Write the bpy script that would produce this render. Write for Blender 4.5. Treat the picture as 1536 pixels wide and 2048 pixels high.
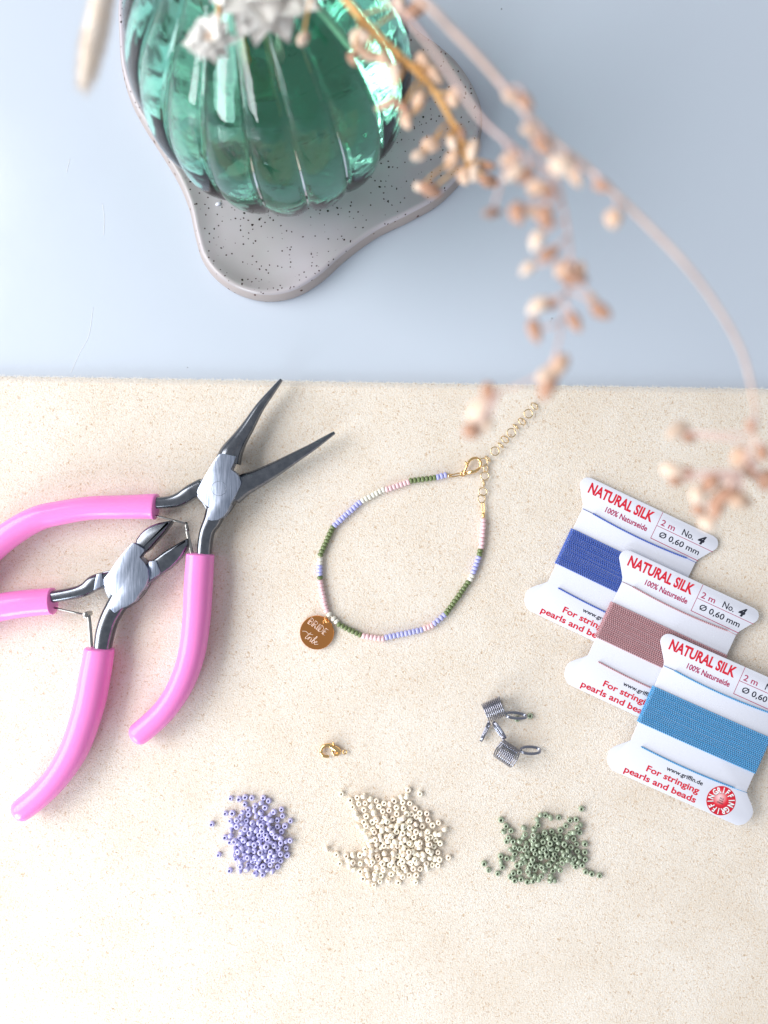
import bpy, math, random
import numpy as np
from mathutils import Vector, Matrix

random.seed(7)
rng = np.random.default_rng(7)
for o in list(bpy.data.objects):
    bpy.data.objects.remove(o)
SC = bpy.context.scene
COL = SC.collection
MM = 0.001
H = 250.0            # camera height over the mat, mm
S = 6.1              # photo pixels per mm on the mat

# ------------------------------------------------------------------ camera
cam_d = bpy.data.cameras.new("camera")
cam = bpy.data.objects.new("camera", cam_d)
COL.objects.link(cam)
cam.location = (0, 0, H * MM)
cam.rotation_euler = (0, 0, 0)
cam_d.sensor_fit = 'VERTICAL'
cam_d.sensor_height = 36
cam_d.sensor_width = 27
cam_d.lens = 36 * H / (2048 / S)
cam_d.clip_start = 0.005
cam_d.clip_end = 20
cam_d.dof.use_dof = True
cam_d.dof.focus_distance = (H - 1.5) * MM
cam_d.dof.aperture_fstop = cam_d.lens / 3.7
SC.camera = cam

# ------------------------------------------------------------------ light
world = bpy.data.worlds.new("World")
SC.world = world
world.use_nodes = True
bg = world.node_tree.nodes['Background']
bg.inputs[0].default_value = (0.90, 0.94, 1.0, 1)
bg.inputs[1].default_value = 0.41


def area(name, loc, target, sx, sy, power, color):
    d = bpy.data.lights.new(name, 'AREA')
    d.shape = 'RECTANGLE'
    d.size, d.size_y = sx * MM, sy * MM
    d.energy = power
    d.color = color
    o = bpy.data.objects.new(name, d)
    COL.objects.link(o)
    o.location = Vector(loc) * MM
    v = (Vector(target) - Vector(loc)) * MM
    o.rotation_euler = v.to_track_quat('-Z', 'Y').to_euler()
    return o


# daylight window beyond the upper left of the table
area("window_light", (-900, 110, 640), (-40, -40, 0), 1000, 680, 15.5, (1.0, 0.98, 0.96))
# the panes of a second window behind the photographer, lower left
for i in (-1, 1):
    for j in (-1, 1):
        area("window_pane_light", (-360 + i * 50, -440 - i * 41, 190 + j * 72), (-20 + i * 50, -20 - i * 41, 20 + j * 72), 120, 138, 0.62, (0.90, 0.96, 1.0))

SC.cycles.max_bounces = 24
SC.cycles.transmission_bounces = 24
SC.view_settings.view_transform = 'Standard'
SC.view_settings.look = 'None'
SC.view_settings.exposure = 0.16
SC.view_settings.gamma = 1.0


# ------------------------------------------------------------------ helpers
def P(px, py, z=0.0):
    """a point of the photograph at height z (mm) -> place on the table in mm"""
    k = (H - z) / H / S
    return ((px - 768) * k, (1024 - py) * k, z)


ORG = {}


def thing(name, label, cat, at=(0, 0, 0), group=None):
    o = bpy.data.objects.new(name, None)
    o.empty_display_size = 0.005
    COL.objects.link(o)
    o.location = Vector(at) * MM
    ORG[o.name] = Vector(at)
    o['label'] = label
    o['category'] = cat
    if group:
        o['group'] = group
    return o


def mesh(name, V, F, smooth=True):
    me = bpy.data.meshes.new(name)
    me.from_pydata([tuple(c * MM for c in v) for v in V], [], [tuple(f) for f in F])
    if smooth:
        me.polygons.foreach_set('use_smooth', [True] * len(me.polygons))
    me.update()
    return me


def obj(name, VF, mat, parent=None, smooth=True, at=None, auto=None):
    """VF in table mm; stored relative to the parent's origin"""
    V, F = VF
    base = ORG[parent.name] if parent is not None else Vector((0, 0, 0))
    org = Vector(at) if at is not None else base
    V = [(v[0] - org.x, v[1] - org.y, v[2] - org.z) for v in V]
    me = mesh(name, V, F, smooth)
    me.materials.append(mat)
    o = bpy.data.objects.new(name, me)
    COL.objects.link(o)
    if parent is not None:
        o.parent = parent
    o.location = (org - base) * MM
    ORG[o.name] = org
    if auto:
        me.set_sharp_from_angle(angle=math.radians(auto))
    return o


def join(parts):
    V, F = [], []
    for v, f in parts:
        n = len(V)
        V += list(v)
        F += [tuple(i + n for i in q) for q in f]
    return V, F


def catmull(pts, n, closed=False):
    """resample points of any dimension, n per span"""
    A = [np.array(p, float) for p in pts]
    L = len(A)
    out = []
    spans = L if closed else L - 1
    for i in range(spans):
        if closed:
            p0, p1, p2, p3 = A[(i - 1) % L], A[i], A[(i + 1) % L], A[(i + 2) % L]
        else:
            p0 = A[max(i - 1, 0)]; p1 = A[i]; p2 = A[i + 1]; p3 = A[min(i + 2, L - 1)]
        for k in range(n):
            t = k / n
            out.append(0.5 * ((2 * p1) + (-p0 + p2) * t + (2 * p0 - 5 * p1 + 4 * p2 - p3) * t * t + (-p0 + 3 * p1 - 3 * p2 + p3) * t ** 3))
    if not closed:
        out.append(A[-1])
    return out


def tube(pts, r, k=6, closed=False, cap=True):
    """round tube through 3-D points; r a number or list"""
    pts = [np.array(p[:3], float) for p in pts]
    n = len(pts)
    R = [r] * n if np.isscalar(r) else list(r)
    V, F = [], []
    up = None
    for i in range(n):
        if closed:
            t = pts[(i + 1) % n] - pts[i - 1]
        else:
            t = pts[min(i + 1, n - 1)] - pts[max(i - 1, 0)]
        t = t / (np.linalg.norm(t) + 1e-12)
        if up is None:
            a = np.array([0, 0, 1.0]) if abs(t[2]) < 0.9 else np.array([1.0, 0, 0])
        else:
            a = up
        x = a - t * np.dot(a, t)
        x /= np.linalg.norm(x) + 1e-12
        up = x
        y = np.cross(t, x)
        for j in range(k):
            w = 2 * math.pi * j / k
            V.append(tuple(pts[i] + R[i] * (math.cos(w) * x + math.sin(w) * y)))
    m = n if closed else n - 1
    for i in range(m):
        a, b = i * k, ((i + 1) % n) * k
        for j in range(k):
            F.append((a + j, a + (j + 1) % k, b + (j + 1) % k, b + j))
    if cap and not closed:
        F.append(tuple(range(k))[::-1])
        F.append(tuple((n - 1) * k + j for j in range(k)))
    return V, F


def loft(rings, cap0=True, cap1=True):
    V, F = [], []
    k = len(rings[0])
    for r in rings:
        V += [tuple(p) for p in r]
    for i in range(len(rings) - 1):
        a, b = i * k, (i + 1) * k
        for j in range(k):
            F.append((a + j, a + (j + 1) % k, b + (j + 1) % k, b + j))
    if cap0:
        F.append(tuple(range(k))[::-1])
    if cap1:
        F.append(tuple((len(rings) - 1) * k + j for j in range(k)))
    return V, F


def bar(path, k=20, e=2.0, round0=0.0, round1=0.0, lean=0.0):
    """lying bar: path of (x, y, z, width, height) in mm; superellipse section, ends rounded over a length"""
    pts = [np.array(p, float) for p in path]
    n = len(pts)
    s = [0.0]
    for i in range(1, n):
        s.append(s[-1] + np.linalg.norm(pts[i][:2] - pts[i - 1][:2]))
    L = s[-1]
    st = []
    for i in range(n):
        st.append((s[i], pts[i]))

    def at(q):
        q = min(max(q, 0), L)
        for i in range(1, n):
            if s[i] >= q:
                f = (q - s[i - 1]) / max(s[i] - s[i - 1], 1e-9)
                return pts[i - 1] * (1 - f) + pts[i] * f
        return pts[-1]
    qs = [(q, 1.0) for q, _ in st if round0 <= q <= L - round1]
    if round0:
        for m in range(7, -1, -1):
            a = m / 7.0 * math.pi / 2 * 0.97
            qs.insert(0, (round0 * (1 - math.sin(a)), math.cos(a)))
        qs = sorted(qs)
    if round1:
        for m in range(1, 8):
            a = m / 7.0 * math.pi / 2 * 0.97
            qs.append((L - round1 * (1 - math.sin(a)), math.cos(a)))
        qs = sorted(qs)
    rings = []
    for q, f in qs:
        p = at(q)
        t = at(q + 0.3)[:2] - at(q - 0.3)[:2]
        t /= np.linalg.norm(t) + 1e-9
        nx, ny = -t[1], t[0]
        ring = []
        for j in range(k):
            w = 2 * math.pi * j / k
            c, sn = math.cos(w), math.sin(w)
            u = math.copysign(abs(c) ** (2 / e), c) * p[3] / 2 * f
            v = math.copysign(abs(sn) ** (2 / e), sn) * p[4] / 2 * f
            ring.append((p[0] + nx * u, p[1] + ny * u, p[2] + v))
        rings.append(ring)
    return loft(rings)


def prism(outline, z0, z1, bev=0.3, bottom=True):
    """flat plate with a rounded upper (and lower) edge; outline list of (x, y)"""
    A = [np.array(p[:2], float) for p in outline]
    area2 = sum(A[i][0] * A[(i + 1) % len(A)][1] - A[(i + 1) % len(A)][0] * A[i][1] for i in range(len(A)))
    if area2 < 0:
        A = A[::-1]
    n = len(A)

    def inset(d):
        out = []
        for i in range(n):
            e1 = A[i] - A[i - 1]; e2 = A[(i + 1) % n] - A[i]
            e1 /= np.linalg.norm(e1) + 1e-9; e2 /= np.linalg.norm(e2) + 1e-9
            nn = np.array([-e1[1] - e2[1], e1[0] + e2[0]])
            nn /= np.linalg.norm(nn) + 1e-9
            c = max(0.5, abs(np.dot(nn, np.array([-e1[1], e1[0]]))))
            out.append(A[i] + nn * d / c)
        return out
    rings = []
    steps = [(bev, 0), (bev * .3, bev * .3), (0, bev)]
    for d, h in steps:
        rings.append([(p[0], p[1], z0 + h) for p in inset(d)])
    for d, h in steps[::-1]:
        rings.append([(p[0], p[1], z1 - h) for p in inset(d)])
    return loft(rings, cap0=bottom, cap1=True)


def torus(c, R, r, nrm=(0, 0, 1), n=20, k=8, sx=1.0, ax=None, gap=0.0):
    """ring; sx stretches it along ax"""
    nrm = np.array(nrm, float); nrm /= np.linalg.norm(nrm)
    a = np.array(ax if ax is not None else (1, 0, 0), float)
    a = a - nrm * np.dot(a, nrm); a /= np.linalg.norm(a) + 1e-12
    b = np.cross(nrm, a)
    pts = []
    for i in range(n):
        w = gap / 2 + (2 * math.pi - gap) * i / (n if gap == 0 else n - 1)
        pts.append(np.array(c) + a * R * sx * math.cos(w) + b * R * math.sin(w))
    return tube(pts, r, k, closed=(gap == 0))


def ellipsoid(c, axis, L, W, n=10, k=10, point=0.0, pits=0.0):
    """seed-like body: long axis L, width W; point > 0 sharpens the far end"""
    axis = np.array(axis, float); axis /= np.linalg.norm(axis)
    a = np.array([0, 0, 1.0]) if abs(axis[2]) < 0.9 else np.array([1.0, 0, 0])
    x = np.cross(axis, a); x /= np.linalg.norm(x)
    y = np.cross(axis, x)
    rings = []
    for i in range(n + 1):
        t = math.pi * i / n
        rr = max(math.sin(t), 0.03) * W / 2
        if point:
            rr *= 1 - point * (0.5 - 0.5 * math.cos(t)) ** 2
        cc = np.array(c) - axis * math.cos(t) * L / 2
        rings.append([tuple(cc + rr * (1 + pits * math.cos(3 * 2 * math.pi * j / k)) * (math.cos(2 * math.pi * j / k) * x + math.sin(2 * math.pi * j / k) * y)) for j in range(k)])
    return loft(rings)


def lathe(profile, n, fn=None, c=(0, 0, 0), closed=False):
    """profile of (r, z); fn(angle, r, z, i) -> r"""
    V, F = [], []
    m = len(profile)
    for i, (r, z) in enumerate(profile):
        for j in range(n):
            w = 2 * math.pi * j / n
            q = fn(w, r, z, i) if fn else r
            V.append((c[0] + q * math.cos(w), c[1] + q * math.sin(w), c[2] + z))
    for i in range(m if closed else m - 1):
        a, b = i * n, ((i + 1) % m) * n
        for j in range(n):
            F.append((a + j, a + (j + 1) % n, b + (j + 1) % n, b + j))
    return V, F


# ------------------------------------------------------------------ materials
def mat(name, color, rough=0.5, metal=0.0, **kw):
    m = bpy.data.materials.new(name)
    m.use_nodes = True
    nt = m.node_tree
    b = nt.nodes['Principled BSDF']
    b.inputs['Base Color'].default_value = (*color, 1)
    b.inputs['Roughness'].default_value = rough
    b.inputs['Metallic'].default_value = metal
    for k, v in kw.items():
        b.inputs[k.replace('_', ' ')].default_value = v
    return m


def nodes(m):
    return m.node_tree, m.node_tree.nodes, m.node_tree.links, m.node_tree.nodes['Principled BSDF']


def noise(nt, scale, detail=4, rough=0.5, dist=0.0, vec=None, coord='Object', stretch=None):
    n = nt.nodes.new('ShaderNodeTexNoise')
    n.inputs['Scale'].default_value = scale
    n.inputs['Detail'].default_value = detail
    n.inputs['Roughness'].default_value = rough
    n.inputs['Distortion'].default_value = dist
    tc = nt.nodes.new('ShaderNodeTexCoord')
    src = tc.outputs[coord]
    if stretch:
        mp = nt.nodes.new('ShaderNodeMapping')
        mp.inputs['Scale'].default_value = stretch[0]
        mp.inputs['Rotation'].default_value = (0, 0, stretch[1])
        nt.links.new(src, mp.inputs[0])
        src = mp.outputs[0]
    nt.links.new(src, n.inputs['Vector'])
    return n


def ramp(nt, src, stops):
    r = nt.nodes.new('ShaderNodeValToRGB')
    e = r.color_ramp.elements
    while len(e) < len(stops):
        e.new(0.5)
    for i, (p, c) in enumerate(stops):
        e[i].position = p
        e[i].color = (*c, 1) if len(c) == 3 else c
    nt.links.new(src, r.inputs[0])
    return r


def mix(nt, a, b, f, mode='MIX'):
    n = nt.nodes.new('ShaderNodeMix')
    n.data_type = 'RGBA'
    n.blend_type = mode
    for sock, v in ((n.inputs[0], f), (n.inputs[6], a), (n.inputs[7], b)):
        if hasattr(v, 'links') or hasattr(v, 'is_linked'):
            nt.links.new(v, sock)
        elif isinstance(v, (int, float)):
            sock.default_value = v
        else:
            sock.default_value = (*v, 1)
    return n.outputs[2]


def bump(nt, src, strength, dist):
    b = nt.nodes.new('ShaderNodeBump')
    b.inputs['Strength'].default_value = strength
    b.inputs['Distance'].default_value = dist
    nt.links.new(src, b.inputs['Height'])
    nt.links.new(b.outputs[0], nt.nodes['Principled BSDF'].inputs['Normal'])
    return b


# white lacquered table
M_table = mat('table_lacquer', (0.70, 0.75, 0.82), 0.22)
nt, N, L, B = nodes(M_table)
n1 = noise(nt, 6, 3)
r1 = ramp(nt, n1.outputs[0], [(0.3, (0.545, 0.61, 0.71)), (0.7, (0.565, 0.63, 0.73))])
L.new(r1.outputs[0], B.inputs['Base Color'])
n2 = noise(nt, 350, 4)
bump(nt, n2.outputs[0], 0.05, 0.0004)
r2 = ramp(nt, noise(nt, 30, 5).outputs[0], [(0.3, (0.12,) * 3), (0.75, (0.27,) * 3)])
L.new(r2.outputs[0], B.inputs['Roughness'])

# cream fleecy mat
M_mat = mat('mat_fleece', (0.80, 0.66, 0.48), 0.95)
nt, N, L, B = nodes(M_mat)
na = noise(nt, 2100, 3, 0.6, 0.6)
nb = noise(nt, 1000, 3, 0.6, 1.0)
ncl = noise(nt, 38, 4, 0.65)
ra = ramp(nt, na.outputs[0], [(0.28, (0.61, 0.42, 0.25)), (0.40, (0.81, 0.715, 0.60)), (0.58, (0.84, 0.79, 0.735))])
rb = ramp(nt, nb.outputs[0], [(0.31, (0.66, 0.48, 0.30)), (0.42, (1, 1, 1))])
c1 = mix(nt, ra.outputs[0], rb.outputs[0], 0.75, 'MULTIPLY')
rc = ramp(nt, ncl.outputs[0], [(0.32, (0.93, 0.895, 0.85)), (0.62, (1, 1, 1))])
c2 = mix(nt, c1, rc.outputs[0], 1.0, 'MULTIPLY')
L.new(c2, B.inputs['Base Color'])
bump(nt, na.outputs[0], 0.6, 0.0005)
B.inputs['Sheen Weight'].default_value = 0.25
B.inputs['Sheen Roughness'].default_value = 0.6
M_fibre = mat('mat_fibre', (0.85, 0.81, 0.76), 0.9)

# pink dipped vinyl
M_pink = mat('pink_vinyl', (0.93, 0.265, 0.65), 0.18, Specular_IOR_Level=0.38, Subsurface_Weight=0.25, Coat_Weight=0.0)
M_pink.node_tree.nodes['Principled BSDF'].inputs['Subsurface Radius'].default_value = (0.004, 0.002, 0.003)
M_pink.node_tree.nodes['Principled BSDF'].inputs['Subsurface Scale'].default_value = 0.5
nt, N, L, B = nodes(M_pink)
bump(nt, noise(nt, 260, 2).outputs[0], 0.08, 0.0006)


def steel(name, c0, c1, r, stretch=None, scale=900, bs=0.12):
    m = mat(name, c0, r, 1.0)
    nt, N, L, B = nodes(m)
    n = noise(nt, scale, 4, 0.6, 0, stretch=stretch)
    rr = ramp(nt, n.outputs[0], [(0.35, c0), (0.68, c1)])
    L.new(rr.outputs[0], B.inputs['Base Color'])
    bump(nt, n.outputs[0], bs, 0.0002)
    return m


M_jaw = steel('dark_steel', (0.15, 0.165, 0.195), (0.22, 0.235, 0.265), 0.2, scale=500, bs=0.02)
M_brush = steel('brushed_steel', (0.27, 0.32, 0.42), (0.58, 0.64, 0.79), 0.34, stretch=((1, 0.09, 1), math.radians(-62)), scale=2000, bs=0.03)
M_wire = steel('spring_steel', (0.30, 0.29, 0.28), (0.42, 0.41, 0.40), 0.28, scale=900, bs=0.03)
M_stop = mat('stopper_steel', (0.34, 0.35, 0.42), 0.15, 1.0)
M_gold = mat('gold_plate', (0.90, 0.60, 0.28), 0.13, 1.0)
M_pale_gold = mat('pale_gold_plate', (0.86, 0.66, 0.40), 0.18, 1.0)
M_rose = mat('rose_gold_disc', (0.80, 0.33, 0.10), 0.12, 1.0)
nt, N, L, B = nodes(M_rose)
bump(nt, noise(nt, 1200, 3).outputs[0], 0.05, 0.0002)
M_engrave = mat('engraving', (0.88, 0.72, 0.64), 0.35, 0.3)


def bead_mat(name, c, rough, **kw):
    m = mat(name, c, rough, **kw)
    nt, N, L, B = nodes(m)
    oi = nt.nodes.new('ShaderNodeObjectInfo')
    r = ramp(nt, oi.outputs['Random'], [(0.0, tuple(x * 0.93 for x in c)), (1.0, tuple(min(1, x * 1.08) for x in c))])
    L.new(r.outputs[0], B.inputs['Base Color'])
    bump(nt, noise(nt, 1800, 2).outputs[0], 0.08, 0.0002)
    return m


M_lilac = bead_mat('lilac_glass', (0.55, 0.53, 0.83), 0.34, Subsurface_Weight=0.0)
M_cream = bead_mat('cream_glass', (1.0, 0.875, 0.74), 0.38)
M_green = bead_mat('lustre_green_glass', (0.31, 0.375, 0.265), 0.13, Coat_Weight=0.8)
M_olive = bead_mat('olive_glass', (0.16, 0.21, 0.085), 0.16)
M_blush = bead_mat('blush_glass', (0.90, 0.62, 0.66), 0.36)
M_lilac2 = bead_mat('lilac_strung_glass', (0.47, 0.48, 0.86), 0.34)
M_ivory = bead_mat('ivory_glass', (0.84, 0.82, 0.74), 0.36)

# cards
M_card = mat('white_card', (0.74, 0.76, 0.86), 0.45)
nt, N, L, B = nodes(M_card)
bump(nt, noise(nt, 700, 3).outputs[0], 0.06, 0.0002)
M_red = mat('red_ink', (0.66, 0.012, 0.035), 0.5)
M_magenta = mat('crimson_ink', (0.42, 0.02, 0.10), 0.5)
M_black = mat('black_ink', (0.012, 0.014, 0.03), 0.5)
M_white_ink = mat('white_ink', (0.9, 0.9, 0.92), 0.5)
M_logo = mat('emblem_red', (0.65, 0.015, 0.03), 0.4)
nt, N, L, B = nodes(M_logo)
g = nt.nodes.new('ShaderNodeTexGradient'); g.gradient_type = 'SPHERICAL'
tc = nt.nodes.new('ShaderNodeTexCoord')
mp = nt.nodes.new('ShaderNodeMapping'); mp.inputs['Scale'].default_value = (300, 300, 300); mp.inputs['Location'].default_value = (0.25, -0.25, 0)
L.new(tc.outputs['Object'], mp.inputs[0]); L.new(mp.outputs[0], g.inputs[0])
rr = ramp(nt, g.outputs[0], [(0.0, (0.62, 0.01, 0.03)), (0.25, (0.75, 0.03, 0.05)), (1.0, (0.95, 0.72, 0.74))])
L.new(rr.outputs[0], B.inputs['Base Color'])


def silk(name, c):
    m = mat(name, c, 0.42, Sheen_Weight=0.3)
    return m


M_silk_blue = silk('royal_blue_silk', (0.035, 0.11, 0.50))
M_silk_rose = silk('dusty_rose_silk', (0.50, 0.25, 0.275))
M_silk_sky = silk('sky_blue_silk', (0.06, 0.34, 0.66))

# speckled stoneware
M_tray = mat('speckled_stoneware', (0.47, 0.45, 0.48), 0.22)
nt, N, L, B = nodes(M_tray)
nA = noise(nt, 18, 4)
base = ramp(nt, nA.outputs[0], [(0.32, (0.36, 0.34, 0.345)), (0.5, (0.45, 0.42, 0.445)), (0.7, (0.51, 0.47, 0.53))])


def specks(nt, scale, thr, soft, keep):
    v = nt.nodes.new('ShaderNodeTexVoronoi'); v.inputs['Scale'].default_value = scale
    tc = nt.nodes.new('ShaderNodeTexCoord')
    nz = nt.nodes.new('ShaderNodeTexNoise'); nz.inputs['Scale'].default_value = scale * 2
    L = nt.links
    L.new(tc.outputs['Object'], nz.inputs['Vector'])
    mx = nt.nodes.new('ShaderNodeVectorMath'); mx.operation = 'MULTIPLY_ADD'
    L.new(nz.outputs['Color'], mx.inputs[0]); mx.inputs[1].default_value = (0.35 / scale,) * 3
    L.new(tc.outputs['Object'], mx.inputs[2])
    L.new(mx.outputs[0], v.inputs['Vector'])
    a = ramp(nt, v.outputs['Distance'], [(thr, (1, 1, 1)), (thr + soft, (0, 0, 0))])
    sp = nt.nodes.new('ShaderNodeSeparateColor'); L.new(v.outputs['Color'], sp.inputs[0])
    b = ramp(nt, sp.outputs[0], [(keep, (0, 0, 0)), (keep + 0.02, (1, 1, 1))])
    return mix(nt, a.outputs[0], b.outputs[0], 1.0, 'MULTIPLY')


s1 = specks(nt, 720, 0.17, 0.05, 0.40)
s2 = specks(nt, 360, 0.12, 0.03, 0.72)
c = mix(nt, base.outputs[0], (0.045, 0.02, 0.018), s1)
c = mix(nt, c, (0.03, 0.015, 0.014), s2)
L.new(c, B.inputs['Base Color'])
bump(nt, noise(nt, 60, 4).outputs[0], 0.15, 0.001)
M_rawclay = mat('raw_stoneware_edge', (0.46, 0.36, 0.34), 0.55)
nt, N, L, B = nodes(M_rawclay)
s1 = specks(nt, 420, 0.18, 0.05, 0.65)
L.new(mix(nt, (0.36, 0.315, 0.305), (0.07, 0.03, 0.02), s1), B.inputs['Base Color'])
bump(nt, noise(nt, 500, 4).outputs[0], 0.3, 0.0004)

# glass
M_glass = mat('green_glass', (0.58, 0.92, 0.80), 0.0, Transmission_Weight=1.0, IOR=1.5)
nt, N, L, B = nodes(M_glass)
va = nt.nodes.new('ShaderNodeVolumeAbsorption')
va.inputs['Color'].default_value = (0.0, 0.86, 0.66, 1)
va.inputs['Density'].default_value = 90
L.new(va.outputs[0], nt.nodes['Material Output'].inputs['Volume'])
bump(nt, noise(nt, 90, 2, 0.5, 0.3).outputs[0], 0.12, 0.003)
M_water = mat('water', (0.93, 0.97, 0.95), 0.0, Transmission_Weight=1.0, IOR=1.33)


def plant(name, c0, c1, scale=200, rough=0.75, **kw):
    m = mat(name, c0, rough, **kw)
    nt, N, L, B = nodes(m)
    rr = ramp(nt, noise(nt, scale, 4, 0.6).outputs[0], [(0.3, c0), (0.7, c1)])
    L.new(rr.outputs[0], B.inputs['Base Color'])
    return m


M_pod = plant('tan_seed_husk', (0.58, 0.36, 0.24), (0.76, 0.57, 0.44))
M_podd = plant('brown_seed_husk', (0.36, 0.19, 0.12), (0.54, 0.32, 0.23))
M_podl = plant('bleached_seed_husk', (0.66, 0.46, 0.33), (0.84, 0.72, 0.62))
M_stem = plant('straw_stem', (0.54, 0.37, 0.30), (0.70, 0.52, 0.43))
M_stemp = plant('pinkish_straw_stem', (0.62, 0.43, 0.39), (0.76, 0.58, 0.54))
M_stemo = plant('ochre_stem', (0.55, 0.28, 0.08), (0.75, 0.45, 0.18))
M_petal = plant('papery_white_petal', (0.92, 0.89, 0.84), (0.96, 0.95, 0.93), rough=0.6)
M_tail = plant('cream_grass_fluff', (0.86, 0.74, 0.62), (0.92, 0.85, 0.78))
M_leafg = plant('green_stalk', (0.10, 0.36, 0.20), (0.18, 0.48, 0.28), rough=0.5)

# ------------------------------------------------------------------ table and mat
TZ = -2.0
tb = obj('table_top', prism([(-900, -700), (900, -700), (900, 900), (-900, 900)], TZ - 25, TZ, 1.0), M_table, smooth=False)
tb['kind'] = 'structure'


def scratch(pts):
    pp = [(*P(x, y, TZ)[:2], TZ + 0.02) for x, y in pts]
    o = obj('scratch', tube(catmull(pp, 6), 0.06, 5), M_white_ink, tb)


scratch([(205, 408), (209, 440), (207, 470)])
scratch([(186, 615), (178, 670), (160, 705), (142, 745)])
scratch([(140, 318), (133, 345)])
for x, y, r in ((1003, 18, .22), (1104, 637, .2), (1101, 643, .12), (267, 12, .15), (375, 735, .15)):
    o = obj('speck', lathe([(0.01, .1), (r * .8, .08), (r, 0)], 8, c=(*P(x, y, TZ)[:2], TZ + .005)), M_black, tb)

# mat: far edge falls from (0,752) to (1536,778) in the picture
mat_t = thing('beading_mat', 'cream fleecy beading mat covering the lower part of the white table', 'mat', (0, -60, TZ))
ea, eb = P(-120, 750, 0), P(1660, 780, 0)
edge = []
for i in range(401):
    f = i / 400
    x = ea[0] + (eb[0] - ea[0]) * f
    y = ea[1] + (eb[1] - ea[1]) * f
    edge.append((x, y + 0.22 * math.sin(x * 1.7) * math.sin(x * 0.43) + random.uniform(-.10, .10)))
out = [(ea[0], -185), (eb[0], -185)] + edge[::-1]
rings = []
for d, z in ((0, TZ + .02), (0, -0.7), (0.25, -0.25), (0.7, -0.02)):
    rings.append([(p[0], p[1] - (d if i >= 2 else -d), z) for i, p in enumerate(out)])
obj('mat_sheet', loft(rings, cap0=False), M_mat, mat_t, smooth=False)
# fleece fibres
nf = 130000
fx = rng.uniform(-138, 138, nf); fy = rng.uniform(-176, 44, nf)
top = ea[1] + (eb[1] - ea[1]) * (fx - ea[0]) / (eb[0] - ea[0])
ne = 12000
fy[:ne] = top[:ne] - rng.uniform(-0.1, 1.6, ne)
keep = fy < top + 0.1
fx, fy = fx[keep], fy[keep]; nf = len(fx)
isedge = np.zeros(nf, bool); isedge[:ne // 2] = True
an = rng.uniform(0, 2 * np.pi, nf)
ln = rng.uniform(0.3, 0.9, nf)
w = rng.uniform(0.025, 0.05, nf)
dx, dy = np.cos(an), np.sin(an)
curl = rng.uniform(-0.5, 0.5, nf)
V = np.zeros((nf, 6, 3))
for q, (t, hz) in enumerate(((0, 0), (0.5, 1.0), (1, 0.55))):
    cx = fx + dx * ln * t - dy * curl * ln * (t * (1 - t)) * 2
    cy = fy + dy * ln * t + dx * curl * ln * (t * (1 - t)) * 2
    zz = -0.02 + hz * rng.uniform(0.05, 0.26, nf)
    ww = w * (1.0 - 0.5 * t)
    V[:, q * 2] = np.stack([cx - dy * ww, cy + dx * ww, zz], 1)
    V[:, q * 2 + 1] = np.stack([cx + dy * ww, cy - dx * ww, zz], 1)
me = bpy.data.meshes.new('fleece_fibres')
o0 = ORG[mat_t.name]
V = (V.reshape(-1, 3) - np.array(o0)) * MM
bi = (np.arange(nf) * 6)[:, None]
Fq = np.concatenate([bi + np.array([[0, 1, 3, 2]]), bi + np.array([[2, 3, 5, 4]])], 0)
me.vertices.add(len(V)); me.vertices.foreach_set('co', V.ravel())
me.loops.add(Fq.size); me.loops.foreach_set('vertex_index', Fq.ravel())
me.polygons.add(len(Fq)); me.polygons.foreach_set('loop_start', np.arange(0, Fq.size, 4)); me.polygons.foreach_set('loop_total', np.full(len(Fq), 4))
me.update(calc_edges=True); me.validate()
me.materials.append(M_fibre)
fo = bpy.data.objects.new('fleece_fibres', me); COL.objects.link(fo); fo.parent = mat_t; fo['kind'] = 'stuff'

# ------------------------------------------------------------------ tray
tr_px = [(238, 0), (238, 70), (243, 140), (262, 205), (292, 262), (328, 318), (358, 370), (378, 420), (390, 475), (405, 522),
         (436, 562), (482, 590), (535, 601), (590, 592), (642, 562), (695, 515), (755, 472), (820, 440), (880, 405), (930, 352),
         (958, 290), (965, 230), (950, 180), (918, 130), (880, 95), (830, 55), (790, -10), (740, -100), (640, -170), (520, -200),
         (400, -190), (310, -150), (258, -80)]
tr_z = 0.5
tp = [np.array(P(x, y, tr_z)[:2]) for x, y in tr_px]
tp = [np.array(q) for q in catmull(tp, 6, closed=True)]
n = len(tp)
nrm = []
for i in range(n):
    t = tp[(i + 2) % n] - tp[i - 2]
    t /= np.linalg.norm(t)
    nrm.append(np.array([-t[1], t[0]]))
cen = sum(tp) / n
if np.dot(nrm[0], cen - tp[0]) < 0:
    nrm = [-q for q in nrm]
tc_ = np.array(P(560, 180, 2)[:2])


def tray_ring(d, z, wob=0.0):
    return [(*(tp[i] + nrm[i] * d), z + wob * math.sin(i * 0.11) + wob * .5 * math.sin(i * .31 + 1)) for i in range(n)]


tray = thing('speckled_tray', 'wavy grey speckled stoneware tray under the green vase', 'tray', (cen[0], cen[1], TZ))
rs = [tray_ring(0.8, TZ + .05), tray_ring(.1, TZ + .5), tray_ring(0, TZ + 1.6, .08), tray_ring(.4, TZ + 3.2, .2), tray_ring(1.1, 2.7, .3)]
obj('clay_edge', loft(rs, cap0=True, cap1=False), M_rawclay, tray)
rs = [tray_ring(1.1, 2.7, .3), tray_ring(1.4, 3.4, .35), tray_ring(2.0, 3.7, .35), tray_ring(2.8, 3.5, .35), tray_ring(4.4, 2.8, .2),
      tray_ring(7.0, 2.1, .1), tray_ring(10.0, 1.6, 0)]
for f in (0.5, 0.0):
    rs.append([(*(tc_ + (np.array(q[:2]) - tc_) * (f + .001)), 1.5) for q in rs[6]])
obj('glazed_dish', loft(rs, cap0=False, cap1=True), M_tray, tray)
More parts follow.
